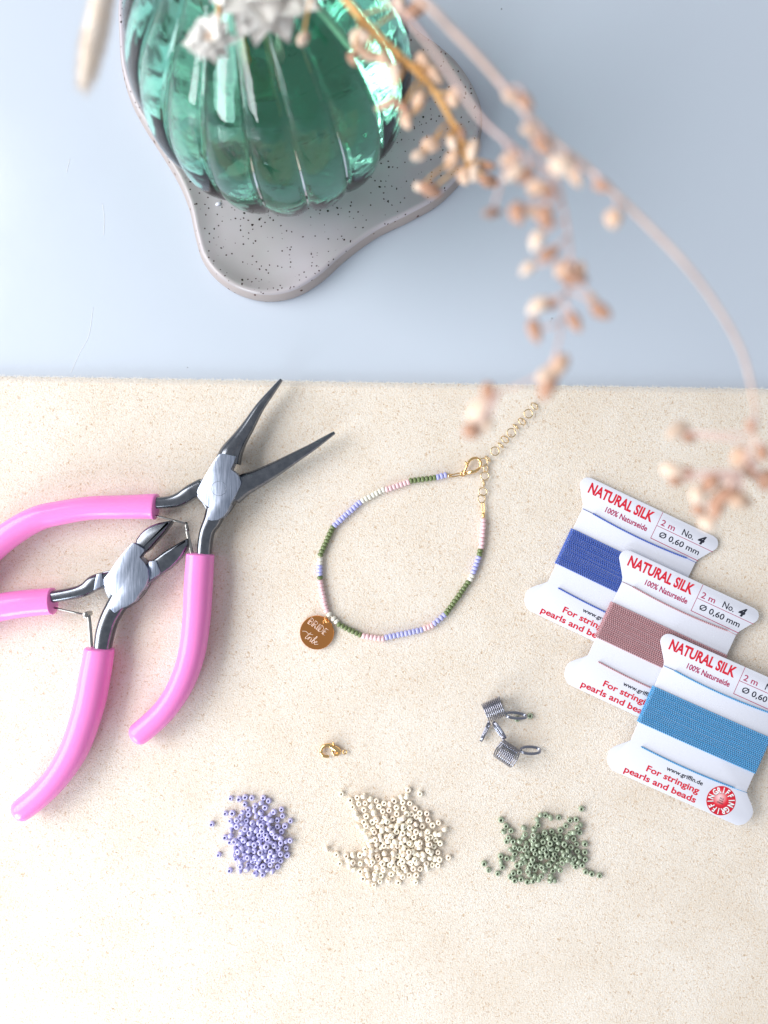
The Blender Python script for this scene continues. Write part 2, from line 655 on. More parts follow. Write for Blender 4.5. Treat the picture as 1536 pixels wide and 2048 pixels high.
o = obj('glaze_chip', ellipsoid((*P(436, 407, 2.2)[:2], 1.9), (1, .4, 0), 1.9, 1.1), M_card, tray)

# ------------------------------------------------------------------ vase
VC = np.array([-31.3, 126.2])
VZ = 1.7
NR = 18
prof = [(1, 2.6), (14, 2.4), (20, .6), (23.5, 0), (26.4, 1.0), (29.8, 4.6), (33.7, 10), (36.8, 17), (38.9, 25), (39.4, 33), (38.8, 42), (36.6, 51), (32.6, 60),
        (27.2, 68), (21.5, 75), (17, 81.5), (14.3, 88), (13.2, 96), (13.4, 104), (15.2, 111), (18.5, 116)]
po = catmull(prof, 4)


def ribs(w, r, z, i):
    a = 1 - min(1, max(0, (z - 78) / 25))
    b = min(1, max(0, (r - 15) / 12))
    ph = w * NR / 2 + 11 * math.pi / 14
    s = abs(math.sin(ph))
    return r * (1 - 0.075 * a * b * (1 - s ** 0.42)) + 0.0


vase = thing('ribbed_vase', 'green ribbed glass vase with a round body standing on the speckled tray', 'vase', (VC[0], VC[1], VZ))
VO = (VC[0], VC[1], VZ)
outer = [(r, z) for r, z in po]
inner = []
for k in range(len(outer) - 1, -1, -1):
    r, z = outer[k]
    if z < 2.5 and r < 29:
        break
    a = outer[min(k + 1, len(outer) - 1)]; b = outer[max(k - 1, 0)]
    t = np.array([a[0] - b[0], a[1] - b[1]]); t /= np.linalg.norm(t)
    th = 1.2 + 0.4 * max(0, (22 - z) / 22)
    inner.append((r - t[1] * th, z + t[0] * th))
inner += [(24, 4.2), (14, 4.4), (1, 4.4)]
ni = len(outer)
rim = [(18.9, 116.7), (18.3, 117.1)]
allp = outer + rim + inner


def ribs2(w, r, z, i):
    if i >= ni + 2:
        rr = ribs(w, r, z, i)
        return r + (rr - r) * 0.55
    return ribs(w, r, z, i)


VV, FF = lathe(allp, NR * 14, ribs2, c=VO)
nn_ = NR * 14
FF.append(tuple(range(nn_))[::-1])
FF.append(tuple((len(allp) - 1) * nn_ + j for j in range(nn_)))
obj('glass_body', (VV, FF), M_glass, vase)
# water inside
wl = 30.0
wp = [(r - 0.25, z + (0.2 if z < 8 else 0)) for r, z in inner[::-1] if z <= wl and r > 1.5]
wp = [(0.8, 4.9)] + wp + [(wp[-1][0] - .3, wl + .3), (0.8, wl + .1)]
VV, FF = lathe(wp, NR * 8, lambda w, r, z, i: r + (ribs(w, r, z, i) - r) * 0.6 - 0.1, c=VO)
nn_ = NR * 8
FF.append(tuple(range(nn_))[::-1]); FF.append(tuple((len(wp) - 1) * nn_ + j for j in range(nn_)))
obj('water', (VV, FF), M_water, vase)


# ------------------------------------------------------------------ dried plants
def vpt(dx, dy, z):
    return (VC[0] + dx, VC[1] + dy, VZ + z)


GR = 'dried stems in the green vase'


def stem_from(parent, name, foot, ctrl, m, r0=0.9, r1=0.6, n=8):
    pts = catmull([foot] + ctrl, n)
    k = len(pts)
    return obj(name, tube(pts, [r0 + (r1 - r0) * i / (k - 1) for i in range(k)], 8), m, parent)


def pod(parent, px, py, z, Lp, Wp, ang, m, dz=0.25, point=.35):
    c = P(px, py, z)
    k = (H - z) / H / S
    a = math.radians(ang)
    o = obj('seed_pod', ellipsoid(c, (math.cos(a), -math.sin(a), dz), Lp * k * random.uniform(.82, 1.0), Wp * k * random.uniform(.78, 1.0), point=point, pits=random.uniform(.08, .30)), m, parent, at=c)
    return o, c


def sprays(parent, pods, spine, m):
    """thin stalk from each pod to the nearest point of a spine curve"""
    for (px, py, z, Lp, Wp, ang, mm_) in pods:
        o, c = pod(parent, px, py, z, Lp, Wp, ang, mm_, random.uniform(-.5, .5))
        c = np.array(c)
        # joins the spine a little further up
        ds = [np.linalg.norm(c - s) for s in spine]
        j = int(np.argmin(ds)); j = max(0, j - 3)
        b = spine[j]
        mid = (c + b) / 2 + np.array([random.uniform(-.6, .6), random.uniform(-.6, .6), 1.0])
        obj('stalk', tube(catmull([b, mid, c], 4), 0.22, 5), m, parent)


# long pale stem arching to the lower right
A = thing('arching_seed_stem', 'long pale dried stem arching right and down over the thread cards', 'dried stem', vpt(4, -2, 9), GR)
zz = 140
sp = [P(830, -10, zz), P(905, 62, zz), P(975, 135, zz), P(1045, 218, zz), P(1110, 285, zz), P(1165, 328, zz), P(1235, 392, zz), P(1295, 450, zz),
      P(1372, 530, zz), P(1432, 610, zz - 2), P(1478, 690, zz - 4), P(1500, 760, zz - 6), P(1512, 840, zz - 8), P(1500, 905, zz - 10), P(1470, 960, zz - 12)]
foot = [vpt(4, -2, 9), vpt(5, -6, 60), vpt(8, -9, 105), vpt(20, -30, 124)]
pts = catmull(foot + sp, 8)
k = len(pts)
obj('stem', tube(pts, [0.52 - 0.30 * i / (k - 1) for i in range(k)], 10), M_stem, A)
spA = [np.array(q) for q in pts]
podsA = [
    (1050, 202, zz, 56, 32, 52, M_podd), (1020, 192, zz, 40, 28, 70, M_pod), (1086, 292, zz, 62, 26, 45, M_podd),
    (1205, 372, zz, 48, 28, 30, M_podd), (1228, 438, zz, 46, 44, 90, M_pod), (1060, 262, zz, 46, 26, 20, M_pod),
    (1125, 332, zz, 60, 44, 20, M_podl), (1152, 356, zz, 40, 26, 60, M_pod),
    (1355, 862, zz - 14, 60, 34, 150, M_podl), (1378, 872, zz - 14, 34, 26, 30, M_podd), (1345, 940, zz - 14, 50, 34, 20, M_podl),
    (1376, 946, zz - 14, 34, 26, 70, M_podd), (1352, 962, zz - 14, 34, 24, 10, M_podd), (1503, 852, zz - 8, 34, 24, 60, M_podd),
    (1500, 935, zz - 12, 62, 36, 60, M_podd), (1478, 915, zz - 12, 50, 34, 110, M_pod), (1420, 968, zz - 12, 52, 36, 130, M_podd),
    (1396, 992, zz - 13, 56, 36, 60, M_podl), (1452, 990, zz - 12, 62, 38, 150, M_podd), (1480, 1000, zz - 12, 60, 36, 20, M_pod),
    (1398, 1020, zz - 14, 34, 28, 40, M_podd), (1416, 1046, zz - 15, 42, 34, 60, M_podl), (1434, 1012, zz - 13, 56, 36, 100, M_podd),
    (1532, 960, zz - 12, 60, 40, 80, M_podd), (1525, 905, zz - 10, 44, 30, 80, M_podd), (1464, 960, zz - 12, 40, 30, 10, M_podl),
]
sprays(A, podsA, spA, M_stemp)

# side spray that hangs down in the middle
Bt = thing('drooping_seed_spray', 'dried spray heavy with tan seed pods drooping towards the bracelet chain', 'dried stem', vpt(8, 2, 9), GR)
zz = 137
sp = [P(700, -60, zz - 6), P(800, 20, zz), P(880, 120, zz), P(960, 235, zz), P(1035, 300, zz), P(1105, 350, zz), P(1128, 420, zz), P(1140, 500, zz),
      P(1138, 560, zz), P(1125, 640, zz), P(1105, 720, zz - 1), P(1050, 765, zz - 2), P(975, 790, zz - 4)]
foot = [vpt(8, 2, 9), vpt(7, 0, 60), vpt(4, -3, 105), vpt(8, -14, 114)]
pts = catmull(foot + sp, 8)
k = len(pts)
obj('stem', tube(pts, [0.36 - 0.20 * i / (k - 1) for i in range(k)], 10), M_stemp, Bt)
spB = [np.array(q) for q in pts]
podsB = [
    (1020, 318, zz, 44, 30, 160, M_pod), (1028, 346, zz, 54, 34, 150, M_podl), (1052, 352, zz, 46, 30, 140, M_podd),
    (1075, 376, zz, 46, 32, 20, M_pod), (1096, 384, zz, 40, 30, 60, M_podd), (985, 425, zz, 46, 24, -18, M_podd),
    (1036, 427, zz, 50, 40, 80, M_podd), (1068, 424, zz, 40, 28, 10, M_pod), (1092, 436, zz, 52, 34, 70, M_podd),
    (1074, 482, zz, 48, 36, 110, M_podl), (1098, 506, zz, 50, 30, -20, M_podd), (1056, 538, zz, 44, 26, 140, M_podl),
    (1148, 556, zz, 58, 40, 10, M_podd), (1128, 538, zz, 44, 32, 140, M_pod), (1160, 540, zz, 36, 28, 80, M_pod),
    (1103, 606, zz, 34, 24, 20, M_podd), (1076, 614, zz, 52, 32, 150, M_podl), (1070, 662, zz, 62, 32, 78, M_podd),
    (1150, 644, zz, 56, 32, 68, M_podd), (1203, 622, zz, 56, 38, 38, M_podd), (1186, 602, zz, 40, 26, 60, M_pod),
    (1118, 735, zz, 64, 40, 120, M_pod), (1092, 752, zz, 56, 42, 150, M_podl), (1096, 775, zz, 60, 38, 110, M_podd),
    (978, 786, zz - 4, 48, 34, 80, M_podd), (958, 828, zz - 5, 70, 50, 110, M_podl), (944, 862, zz - 5, 46, 34, 40, M_podd),
    (972, 850, zz - 5, 40, 34, 100, M_podl),
]
sprays(Bt, podsB, spB, M_stemp)

# short ochre stem with pods beside the vase
Ct = thing('ochre_seed_stem', 'ochre dried stem with pale pods crossing the right side of the vase', 'dried stem', vpt(-2, 4, 9), GR)
zz = 108
sp = [P(660, -40, zz), P(735, 50, zz), P(800, 112, zz), P(858, 168, zz), P(900, 235, zz), P(925, 300, zz), P(945, 345, zz)]
foot = [vpt(-2, 4, 9), vpt(-1, 2, 60), vpt(3, 2, 100), vpt(5, -9, 108)]
pts = catmull(foot + sp, 8)
k = len(pts)
obj('stem', tube(pts, [0.95 - 0.5 * i / (k - 1) for i in range(k)], 10), M_stemo, Ct)
spC = [np.array(q) for q in pts]
podsC = [
    (606, 78, zz - 4, 50, 30, 112, M_podl), (722, 76, zz, 48, 34, 10, M_podl), (742, 112, zz, 50, 28, 170, M_pod), (706, 118, zz, 36, 24, 60, M_podd),
    (790, 150, zz, 44, 40, 90, M_podl), (768, 118, zz, 40, 28, 20, M_pod), (775, 208, zz, 56, 24, 160, M_pod), (838, 206, zz, 50, 34, 110, M_pod),
    (814, 242, zz, 52, 28, 80, M_pod), (806, 215, zz, 34, 24, 30, M_podd), (862, 290, zz, 40, 40, 0, M_pod), (838, 311, zz, 44, 28, 150, M_podl),
    (862, 380, zz, 50, 28, 15, M_podd), (840, 374, zz, 30, 22, 20, M_podl), (908, 196, zz, 52, 46, 90, M_pod), (905, 284, zz, 48, 24, 80, M_podl),
    (922, 270, zz, 46, 24, 75, M_podd), (945, 302, zz, 54, 30, 100, M_podl), (905, 322, zz, 46, 34, 120, M_pod), (950, 346, zz, 40, 36, 0, M_podl),
    (975, 332, zz, 40, 24, 20, M_podd), (978, 362, zz, 50, 26, 5, M_podd), (928, 352, zz, 44, 30, 70, M_pod), (830, 20, zz, 60, 34, 150, M_podd),
    (800, 10, zz, 40, 30, 80, M_podl), (850, 130, zz, 60, 30, 60, M_pod), (870, 150, zz, 50, 28, 50, M_pod), (720, 100, zz, 40, 26, 0, M_pod),
]
sprays(Ct, podsC, spC, M_stemo)

# green stalk leaning on the vase rim
G = thing('green_stalk', 'smooth green stalk slanting across the top of the glass vase', 'stalk', vpt(-6, 1, 9), GR)
stem_from(G, 'stem', vpt(-6, 1, 9), [vpt(-5, 0, 60), vpt(0, -4, 100), P(600, -25, 96), P(650, 30, 84), P(700, 92, 74)], M_leafg, 0.9, 0.9)


# white papery flowers
def petal(c, d, Lq, Wq, up, m, parent):
    d = np.array(d, float); d /= np.linalg.norm(d)
    side = np.cross(d, (0, 0, 1.0)); side /= np.linalg.norm(side)
    top, bot = [], []
    rows = 6
    V = []
    for i in range(rows + 1):
        t = i / rows
        w = Wq * (0.35 + 1.0 * math.sin(min(1, t * 1.15) * math.pi * 0.78)) * (1 - t ** 4) * 0.6 + 0.05
        p = np.array(c) + d * Lq * t + np.array([0, 0, 1.0]) * (up * math.sin(t * 2.2))
        for s_, q in ((-1, 0), (0, -0.25 * Wq * .5), (1, 0)):
            V.append(tuple(p + side * w * s_ + np.array([0, 0, q])))
    n1 = len(V)
    V += [(v[0], v[1], v[2] - 0.12) for v in V]
    F = []
    for i in range(rows):
        for j in range(2):
            a = i * 3 + j
            F.append((a, a + 1, a + 4, a + 3))
            F.append((a + n1, a + 3 + n1, a + 4 + n1, a + 1 + n1))
    for i in range(rows):
        for a, b in ((i * 3, i * 3 + 3), (i * 3 + 2, i * 3 + 5)):
            F.append((a, b, b + n1, a + n1))
    e = rows * 3
    F += [(e, e + 1, e + 1 + n1, e + n1), (e + 1, e + 2, e + 2 + n1, e + 1 + n1), (0, n1, n1 + 1, 1), (1, n1 + 1, n1 + 2, 2)]
    return obj('petal', (V, F), m, parent)


def flower(px, py, z, rad, label, nseg, foot):
    c = np.array(P(px, py, z))
    t = thing('papery_flower', label, 'dried flower', foot, GR)
    k = (H - z) / H / S
    R = rad * k
    obj('stem', tube(catmull([foot, vpt(-3 if px < 500 else 0, 0, 80), c + np.array([0, 2, -6]), c], 8), 0.55, 7), M_stemo, t)
    obj('flower_centre', ellipsoid(c + np.array([0, 0, .6]), (0, 0, 1), R * .5, R * .6), M_podl, t)
    for ringi, (f, u, m_) in enumerate(((1.0, 0.6, nseg), (0.78, 1.5, nseg - 3), (0.55, 2.2, nseg - 6))):
        for q in range(m_):
            a = 2 * math.pi * (q + ringi * .4) / m_ + random.uniform(-.12, .12)
            petal(c, (math.cos(a), math.sin(a), random.uniform(-.25, .15)), R * f * random.uniform(.85, 1.08), R * .38, u * 1.3, M_petal, t)
    return t


flower(530, -30, 100, 122, 'large papery white dried flower hanging over the top of the vase', 15, vpt(1, 6, 9))
flower(420, 82, 104, 54, 'small papery white dried bloom in front of the left vase ribs', 10, vpt(-7, -5, 9))

# fluffy grass head
T = thing('fluffy_grass_head', 'cream fluffy grass head hanging down left of the vase', 'dried grass', vpt(-9, 2, 9), GR)
zz = 128
c0, c1 = np.array(P(222, -70, zz)), np.array(P(166, 178, zz - 2))
obj('stem', tube(catmull([vpt(-9, 2, 9), vpt(-8, 0, 60), vpt(-9, -3, 104), vpt(-16, -20, 122), c0, (c0 + c1) / 2], 8), 0.5, 7), M_stem, T)
mid = (c0 + c1) / 2
dd = c1 - c0
obj('grass_head', ellipsoid(mid, dd, np.linalg.norm(dd), 46 * (H - zz) / H / S, n=16, k=14, point=.25), M_tail, T)
parts = []
for i in range(900):
    t = random.random()
    p = c0 + dd * t
    a = random.uniform(0, 2 * math.pi)
    u = np.array([math.cos(a), -.3 * math.cos(a), math.sin(a)])
    r = 22 * (H - zz) / H / S * math.sqrt(max(.02, 1 - (2 * t - 1) ** 2)) * .9
    b = p + u * r
    e = b + u * 0.8 + dd / np.linalg.norm(dd) * 1.6
    s_ = np.array([-.3, .1, .2]) * .12
    parts.append(([tuple(b - s_), tuple(b + s_), tuple(e)], [(0, 1, 2)]))
o = obj('awns', join(parts), M_tail, T); o['kind'] = 'stuff'


# ------------------------------------------------------------------ pliers
def pxpath(rows, dim=20):
    """rows of (px, py, z, width mm, height mm)"""
    return catmull([(*P(r[0], r[1], r[2])[:2], r[2], r[3], r[4]) for r in rows], 6)


def outline_px(pts, z, n=4, conv=None):
    pts = [conv(*p) if conv else p for p in pts]
    return [P(x, y, z)[:2] for x, y in pts]


c1x = lambda X, Y: (X / 3.84, 730 + Y / 3.84)
c2x = lambda X, Y: (350 + X / 4.389, 740 + Y / 4.389)
c3x = lambda X, Y: (X / 3.413, 1200 + Y / 3.413)


def soften(pts, r=0.25):
    """corner cutting once"""
    out = []
    n = len(pts)
    for i in range(n):
        a = np.array(pts[i - 1]); b = np.array(pts[i]); c = np.array(pts[(i + 1) % n])
        out.append(tuple(b + (a - b) * r)); out.append(tuple(b + (c - b) * r))
    return out


# --- round nose pliers
PL = thing('round_nose_pliers', 'open round nose pliers with pink grips and long tapering jaws, the farther pair', 'pliers', P(438, 985, 0), 'pink handled jewellery pliers')
jawA = [c2x(*q) for q in [(470, 800), (500, 720), (560, 620), (640, 500), (740, 335), (840, 205), (937, 82)]]
wA = [8.2, 7.2, 5.4, 4.2, 3.0, 2.1, 1.05]
rows = [(x, y, 5.2, w_, 1.2 + w_ * .80) for (x, y), w_ in zip(jawA, wA)]
obj('jaw', bar(pxpath(rows), 20, 2.2, round1=.25), M_jaw, PL)
jawB = [c2x(*q) for q in [(500, 1075), (600, 1010), (720, 955), (880, 870), (1040, 775), (1200, 680), (1300, 615), (1403, 548)]]
wB = [8.4, 7.3, 6.0, 4.9, 3.7, 2.6, 1.9, 1.05]
rows = [(x, y, 5.0, w_, 1.2 + w_ * .74) for (x, y), w_ in zip(jawB, wB)]
obj('jaw', bar(pxpath(rows), 20, 2.2, round1=.25), M_jaw, PL)
# lower half of the box joint
lo = [(225, 965), (250, 950), (400, 880), (560, 940), (583, 990), (590, 1105), (510, 1165), (470, 1235), (410, 1300), (300, 1290), (250, 1180), (190, 1110), (190, 985)]
obj('joint_half', prism(outline_px(soften([c2x(*q) for q in lo], .18), 7), 1.2, 7.6, .5), M_jaw, PL, auto=35)
pl = [(385, 738), (420, 733), (537, 757), (515, 815), (490, 872), (530, 900), (562, 935), (580, 985), (573, 1018), (525, 1110), (492, 1165), (462, 1235), (425, 1285), (375, 1316), (320, 1322),
      (275, 1310), (285, 1270), (308, 1215), (240, 1165), (203, 1115), (193, 1070), (203, 1036), (250, 950), (290, 880), (340, 800)]
obj('joint_plate', prism(outline_px(soften([c2x(*q) for q in pl], .08), 9.6), 4.5, 9.6, .15), M_brush, PL, auto=35)
rc = P(*c2x(385, 1040), 9.6)
obj('rivet', torus((rc[0], rc[1], 9.58), 2.3, .06, n=40, k=6), M_jaw, PL)
rows = [(290, 1007, 5, 3.7, 5.2), (312, 1006, 5, 3.8, 5.4), (340, 1004, 5.0, 4.0, 5.6), (362, 998, 5.0, 4.6, 6.0), (384, 984, 5, 5.0, 6.4), (408, 972, 5, 5.2, 6.4)]
obj('arm', bar(pxpath(rows), 20, 3.2), M_jaw, PL)
rows = [(433, 1018, 5.0, 6.2, 7.0), (426, 1040, 5, 5.6, 6.6), (415, 1062, 5, 4.6, 6.2), (410.5, 1085, 5, 4.5, 6.0), (408.5, 1112, 5, 4.4, 5.6), (408, 1135, 5, 4.2, 5.4)]
obj('arm', bar(pxpath(rows), 20, 3.2), M_jaw, PL)
rows = [(316, 1014, 5.1, 8.7, 8.4), (300, 1013, 5.1, 8.2, 8.6), (250, 1014, 5.1, 7.7, 8.8), (182, 1016, 5.1, 7.6, 9.0), (120, 1026, 5.1, 7.8, 9.2), (78, 1036, 5.1, 8.0, 9.4), (30, 1062, 5.1, 8.3, 9.4),
        (-20, 1102, 5.1, 8.4, 9.4), (-70, 1160, 5.1, 8.2, 9.2), (-110, 1230, 5.0, 7.8, 8.8)]
obj('grip', bar(pxpath(rows), 28, 2.3, round0=.8, round1=3.6), M_pink, PL)
rows = [(401, 1105, 5.1, 9.0, 8.6), (400, 1122, 5.1, 8.8, 8.8), (397, 1170, 5.2, 9.0, 9.2), (393, 1240, 5.2, 8.7, 9.4), (383, 1310, 5.1, 8.4, 9.4), (362, 1370, 5.1, 8.0, 9.2), (332, 1417, 5.0, 7.6, 9.0), (298, 1451, 4.9, 7.6, 8.6), (265, 1477, 4.7, 7.3, 8.2)]
obj('grip', bar(pxpath(rows), 28, 2.3, round0=.8, round1=2.9), M_pink, PL)
obj('spring_wire', tube([P(305, 1029, 5.5), P(318, 1033, 5.6), P(345, 1040, 6), P(371, 1047, 6.2)], .32, 8), M_wire, PL)
obj('spring_hinge', tube([P(371, 1045, 6.3), P(373, 1053, 6.5), P(375, 1062, 6.4)], .62, 10), M_wire, PL)
rows = [(373, 1056, 6.0, 1.0, .7), (378, 1080, 5.8, 1.15, .7), (384, 1108, 5.4, 1.2, .7)]
obj('spring_strip', bar(pxpath(rows), 12, 4), M_wire, PL)

# --- side cutters
CU = thing('side_cutters', 'short jawed side cutters with pink grips, the nearer pliers', 'pliers', P(255, 1160, 0), 'pink handled jewellery pliers')


def jaw_blade(parent, pts, z0, z1):
    obj('jaw', prism(outline_px(soften([c1x(*q) for q in pts], .2), z1), z0, z1, .9), M_jaw, parent, auto=50)


jaw_blade(CU, [(1030, 1350), (1085, 1280), (1135, 1242), (1200, 1215), (1306, 1194), (1312, 1206), (1255, 1285), (1185, 1362), (1115, 1440), (1040, 1470)], 2.6, 8.0)
jaw_blade(CU, [(1080, 1560), (1140, 1515), (1190, 1482), (1260, 1430), (1335, 1385), (1432, 1330), (1442, 1345), (1434, 1400), (1385, 1478), (1320, 1548), (1255, 1595), (1190, 1640), (1120, 1700), (1060, 1700)], 2.2, 7.4)
lo = [(785, 1590), (850, 1575), (1060, 1470), (1135, 1525), (1150, 1600), (1135, 1690), (1080, 1775), (1030, 1830), (960, 1880), (880, 1890), (800, 1710)]
obj('joint_half', prism(outline_px(soften([c1x(*q) for q in lo], .18), 6), 1.2, 7.0, .5), M_jaw, CU, auto=35)
ch = [(1142, 1512), (1196, 1500), (1231, 1590), (1216, 1612), (1150, 1652), (1135, 1600)]
obj('jaw_plate', prism(outline_px([c1x(*q) for q in ch], 8.0), 6.0, 7.9, .25), M_brush, CU, auto=35)
ch = [(746, 1606), (786, 1598), (797, 1690), (722, 1732), (732, 1660)]
obj('arm_plate', prism(outline_px([c1x(*q) for q in ch], 7.8), 6.4, 8.3, .25), M_brush, CU, auto=35)
pl = [(1020, 1363), (1060, 1385), (1103, 1412), (1108, 1430), (1070, 1475), (1108, 1518), (1136, 1570), (1141, 1630), (1112, 1705), (1070, 1757), (1030, 1820), (965, 1858), (932, 1868), (880, 1905),
      (835, 1865), (858, 1820), (881, 1785), (826, 1745), (797, 1690), (796, 1642), (850, 1575), (900, 1500), (960, 1425)]
obj('joint_plate', prism(outline_px(soften([c1x(*q) for q in pl], .08), 9.0), 4.5, 9.0, .15), M_brush, CU, auto=35)
rows = [(*c1x(330, 1790), 5, 3.8, 5.4), (*c1x(400, 1780), 5, 3.8, 5.6), (*c1x(560, 1752), 5, 4.0, 6.0), (*c1x(660, 1722), 5, 4.4, 6.2), (*c1x(740, 1668), 5, 5.2, 6.4), (*c1x(860, 1640), 4.8, 5.4, 6.0)]
obj('arm', bar(pxpath(rows), 20, 3.2), M_jaw, CU)
rows = [(246, 1190, 5, 6.4, 6.6), (234, 1210, 5, 6.0, 6.6), (219, 1238, 5, 5.6, 6.4), (210, 1268, 5, 5.5, 6.2), (205, 1300, 5, 5.0, 5.8), (201, 1322, 5, 4.6, 5.6)]
obj('arm', bar(pxpath(rows), 20, 3.2), M_jaw, CU)
rows = [(110, 1202, 5.1, 8.7, 8.4), (94, 1203, 5.1, 8.6, 8.6), (50, 1207, 5.1, 8.8, 9), (0, 1215, 5.1, 9.0, 9.2), (-50, 1232, 5.1, 9.0, 9.4), (-100, 1262, 5.1, 8.6, 9.2), (-150, 1310, 5.0, 8, 9)]
obj('grip', bar(pxpath(rows), 28, 2.3, round0=.8, round1=3.6), M_pink, CU)
rows = [(199, 1293, 5.1, 9.1, 8.6), (197, 1312, 5.2, 9.3, 9.0), (191, 1346, 5.2, 9.6, 9.4), (181, 1400, 5.2, 9.5, 9.6), (167, 1450, 5.2, 9.3, 9.6), (148, 1500, 5.2, 9.0, 9.6), (115, 1553, 5.1, 8.2, 9.4), (75, 1595, 5.0, 7.8, 9.0), (31, 1629, 4.8, 7.4, 8.4)]
obj('grip', bar(pxpath(rows), 28, 2.3, round0=.8, round1=2.9), M_pink, CU)
obj('spring_wire', tube([P(104, 1214, 5.4), P(118, 1218, 5.5), P(145, 1224, 5.8), P(170, 1229, 6)], .3, 8), M_wire, CU)
hp = P(176, 1228, 5)
obj('spring_post', tube([(hp[0], hp[1], 3.5), (hp[0], hp[1], 7.3), (hp[0], hp[1], 7.5)], [.95, .95, .7], 14), M_wire, CU, auto=40)
rows = [(177, 1230, 5.8, 1.2, .9), (180, 1258, 5.7, 1.2, .9), (183, 1300, 5.3, 1.2, .9)]
obj('spring_strip', bar(pxpath(rows), 12, 4), M_wire, CU)


# ------------------------------------------------------------------ beads
def bead_mesh(name, R=0.98, h=0.66, hole=0.36):
    pr = []
    # outer bulge then through the hole
    pts = [(hole, h * .62), (hole + .10, h * .93), (hole + .26, h), (R * .84, h * .78), (R * .965, h * .42), (R, 0), (R * .965, -h * .42), (R * .84, -h * .78), (hole + .26, -h), (hole + .10, -h * .93), (hole, -h * .62)]
    V, F = lathe(pts, 14, closed=True)
    return mesh(name, V, F)


BM = {}


def bead_obj(name, meshkey, m, parent, loc, axis, R=.98, h=.66, hole=.36, scale=1.0):
    if meshkey not in BM:
        BM[meshkey] = bead_mesh(name, R, h, hole)
        BM[meshkey].materials.append(m)
    o = bpy.data.objects.new(name, BM[meshkey])
    COL.objects.link(o)
    if parent is not None:
        o.parent = parent
        o.location = (Vector(loc) - ORG[parent.name]) * MM
    else:
        o.location = Vector(loc) * MM
    q = Vector(axis).to_track_quat('Z', 'Y')
    o.rotation_mode = 'QUATERNION'
    o.rotation_quaternion = q
    o.scale = (scale,) * 3
    return o


def parse(s):
    out = []
    for tok in s.split():
        k = tok[-1]
        x, y = tok[:-1].split(',')
        out.append((float(x), float(y), k))
    return out


LIL = """427,257h 543,268h 632,240h 725,250h 885,250h 960,290h 857,318s 627,338h 775,352h 910,385h 765,420s 675,410h 600,450s 850,452s 1035,435h 1140,410h 353,468h 450,465h 680,480h 790,500s 985,480s 1155,500h
575,505h 525,540h 432,560h 648,565h 740,580h 865,530h 940,520s 998,553s 1082,560h 1265,570h 162,618h 465,615s 523,637h 585,600s 870,622h 955,600s 820,590s 645,660h 1085,650h 1190,643h 730,655s 435,695s 590,705s
705,718h 790,685s 880,680h 980,655s 1020,710h 835,750h 925,745h 1140,720h 350,805h 430,775s 575,780h 1068,770h 495,825h 625,810h 545,860s 690,790s 755,810s 955,800h 1135,790s 417,870h 700,860s 775,870h 835,845h
880,815h 1265,835h 1200,850s 1135,865h 600,925s 645,920s 1048,890h 940,885h 880,910s 995,855s 485,950s 553,955h 690,950s 765,960h 860,965h 1000,970h 1100,935h 1205,950h 258,1045h 495,1030h 630,1010s 925,950s
900,1030s 980,1030s 1050,1025s 1135,1015h 1218,1048h 685,1045h 785,1050h 505,1100h 590,1090s 635,1075s 845,1070s 745,1110h 940,1095h 1035,1090h 1130,1125h 590,1150h 540,1190h 820,1130s 415,1265h 680,1210s
725,1190s 800,1200h 895,1180h 990,1165h 1085,1210h 555,1265s 650,1245s 860,1240s 940,1250s 1015,1270s 778,1310s 878,1320h"""
CRM = """280,148h 375,212h 450,185h 515,168s 585,200s 652,220h 990,105h 1113,147h 915,178s 970,170s 467,252h 533,245h 400,284h 598,275s 680,280h 733,248h 795,250s 840,220h 932,235h 1007,248h 520,315h 428,350s 457,393s
625,345s 545,383h 720,330h 787,320h 865,290h 940,300h 1065,300h 1113,350h 1187,355h 868,358h 975,355h 1025,360h 745,385s 650,415h 823,410h 893,412s 930,385s 1075,385h 1005,420h 1125,412s 1200,425h 1310,452h
520,445h 465,490s 545,475h 610,445h 675,475s 765,425h 715,440s 710,515s 812,478s 870,470s 940,475h 1005,488h 1070,460s 1137,488h 1247,480h 1375,520s 515,540s 630,540h 770,500s 862,535h 930,545h 1000,550s
1072,530h 1120,555s 1195,535h 555,590s 762,585h 808,567h 690,570s 903,592s 1050,590h 1190,605h 1230,595h 1275,570s 1320,565s 600,620s 640,610h 700,615s 775,635s 850,635s 955,615s 1110,635h 1280,635h 585,680s
655,670s 733,680h 875,685h 1000,655h 915,650s 1080,655s 1215,665h 1328,670h 820,680s 128,730s 600,720s 648,725s 940,705s 1105,705s 1200,733h 1260,705h 535,760s 590,775s 740,760s 830,760s 995,740h 1035,745s
935,770s 1095,775s 1148,770s 1303,767h 1235,765s 230,790h 333,805h 405,790s 478,795h 662,790h 875,795h 985,800s 1055,820h 1415,820h 355,855s 403,865h 553,855s 613,852h 765,825s 825,840s 928,838h 1140,820s
1220,815s 1270,830s 1320,833h 265,885h 365,915s 480,885h 590,895h 715,865h 795,885h 895,870h 1015,860h 1080,860s 1180,883h 1245,900h 1305,905h 415,945s 545,950s 655,915h 728,935h 850,920h 940,910h 1043,925h
480,965h 960,950s 1115,940h 1185,935s 560,1005s 640,990s 700,1008h 810,995h 895,980s 930,1015h 1000,1005h 1075,1005h 510,1045h 635,1030s 690,1070h 570,1070s 780,1060s 885,1085h 1070,1082h 628,1110h"""
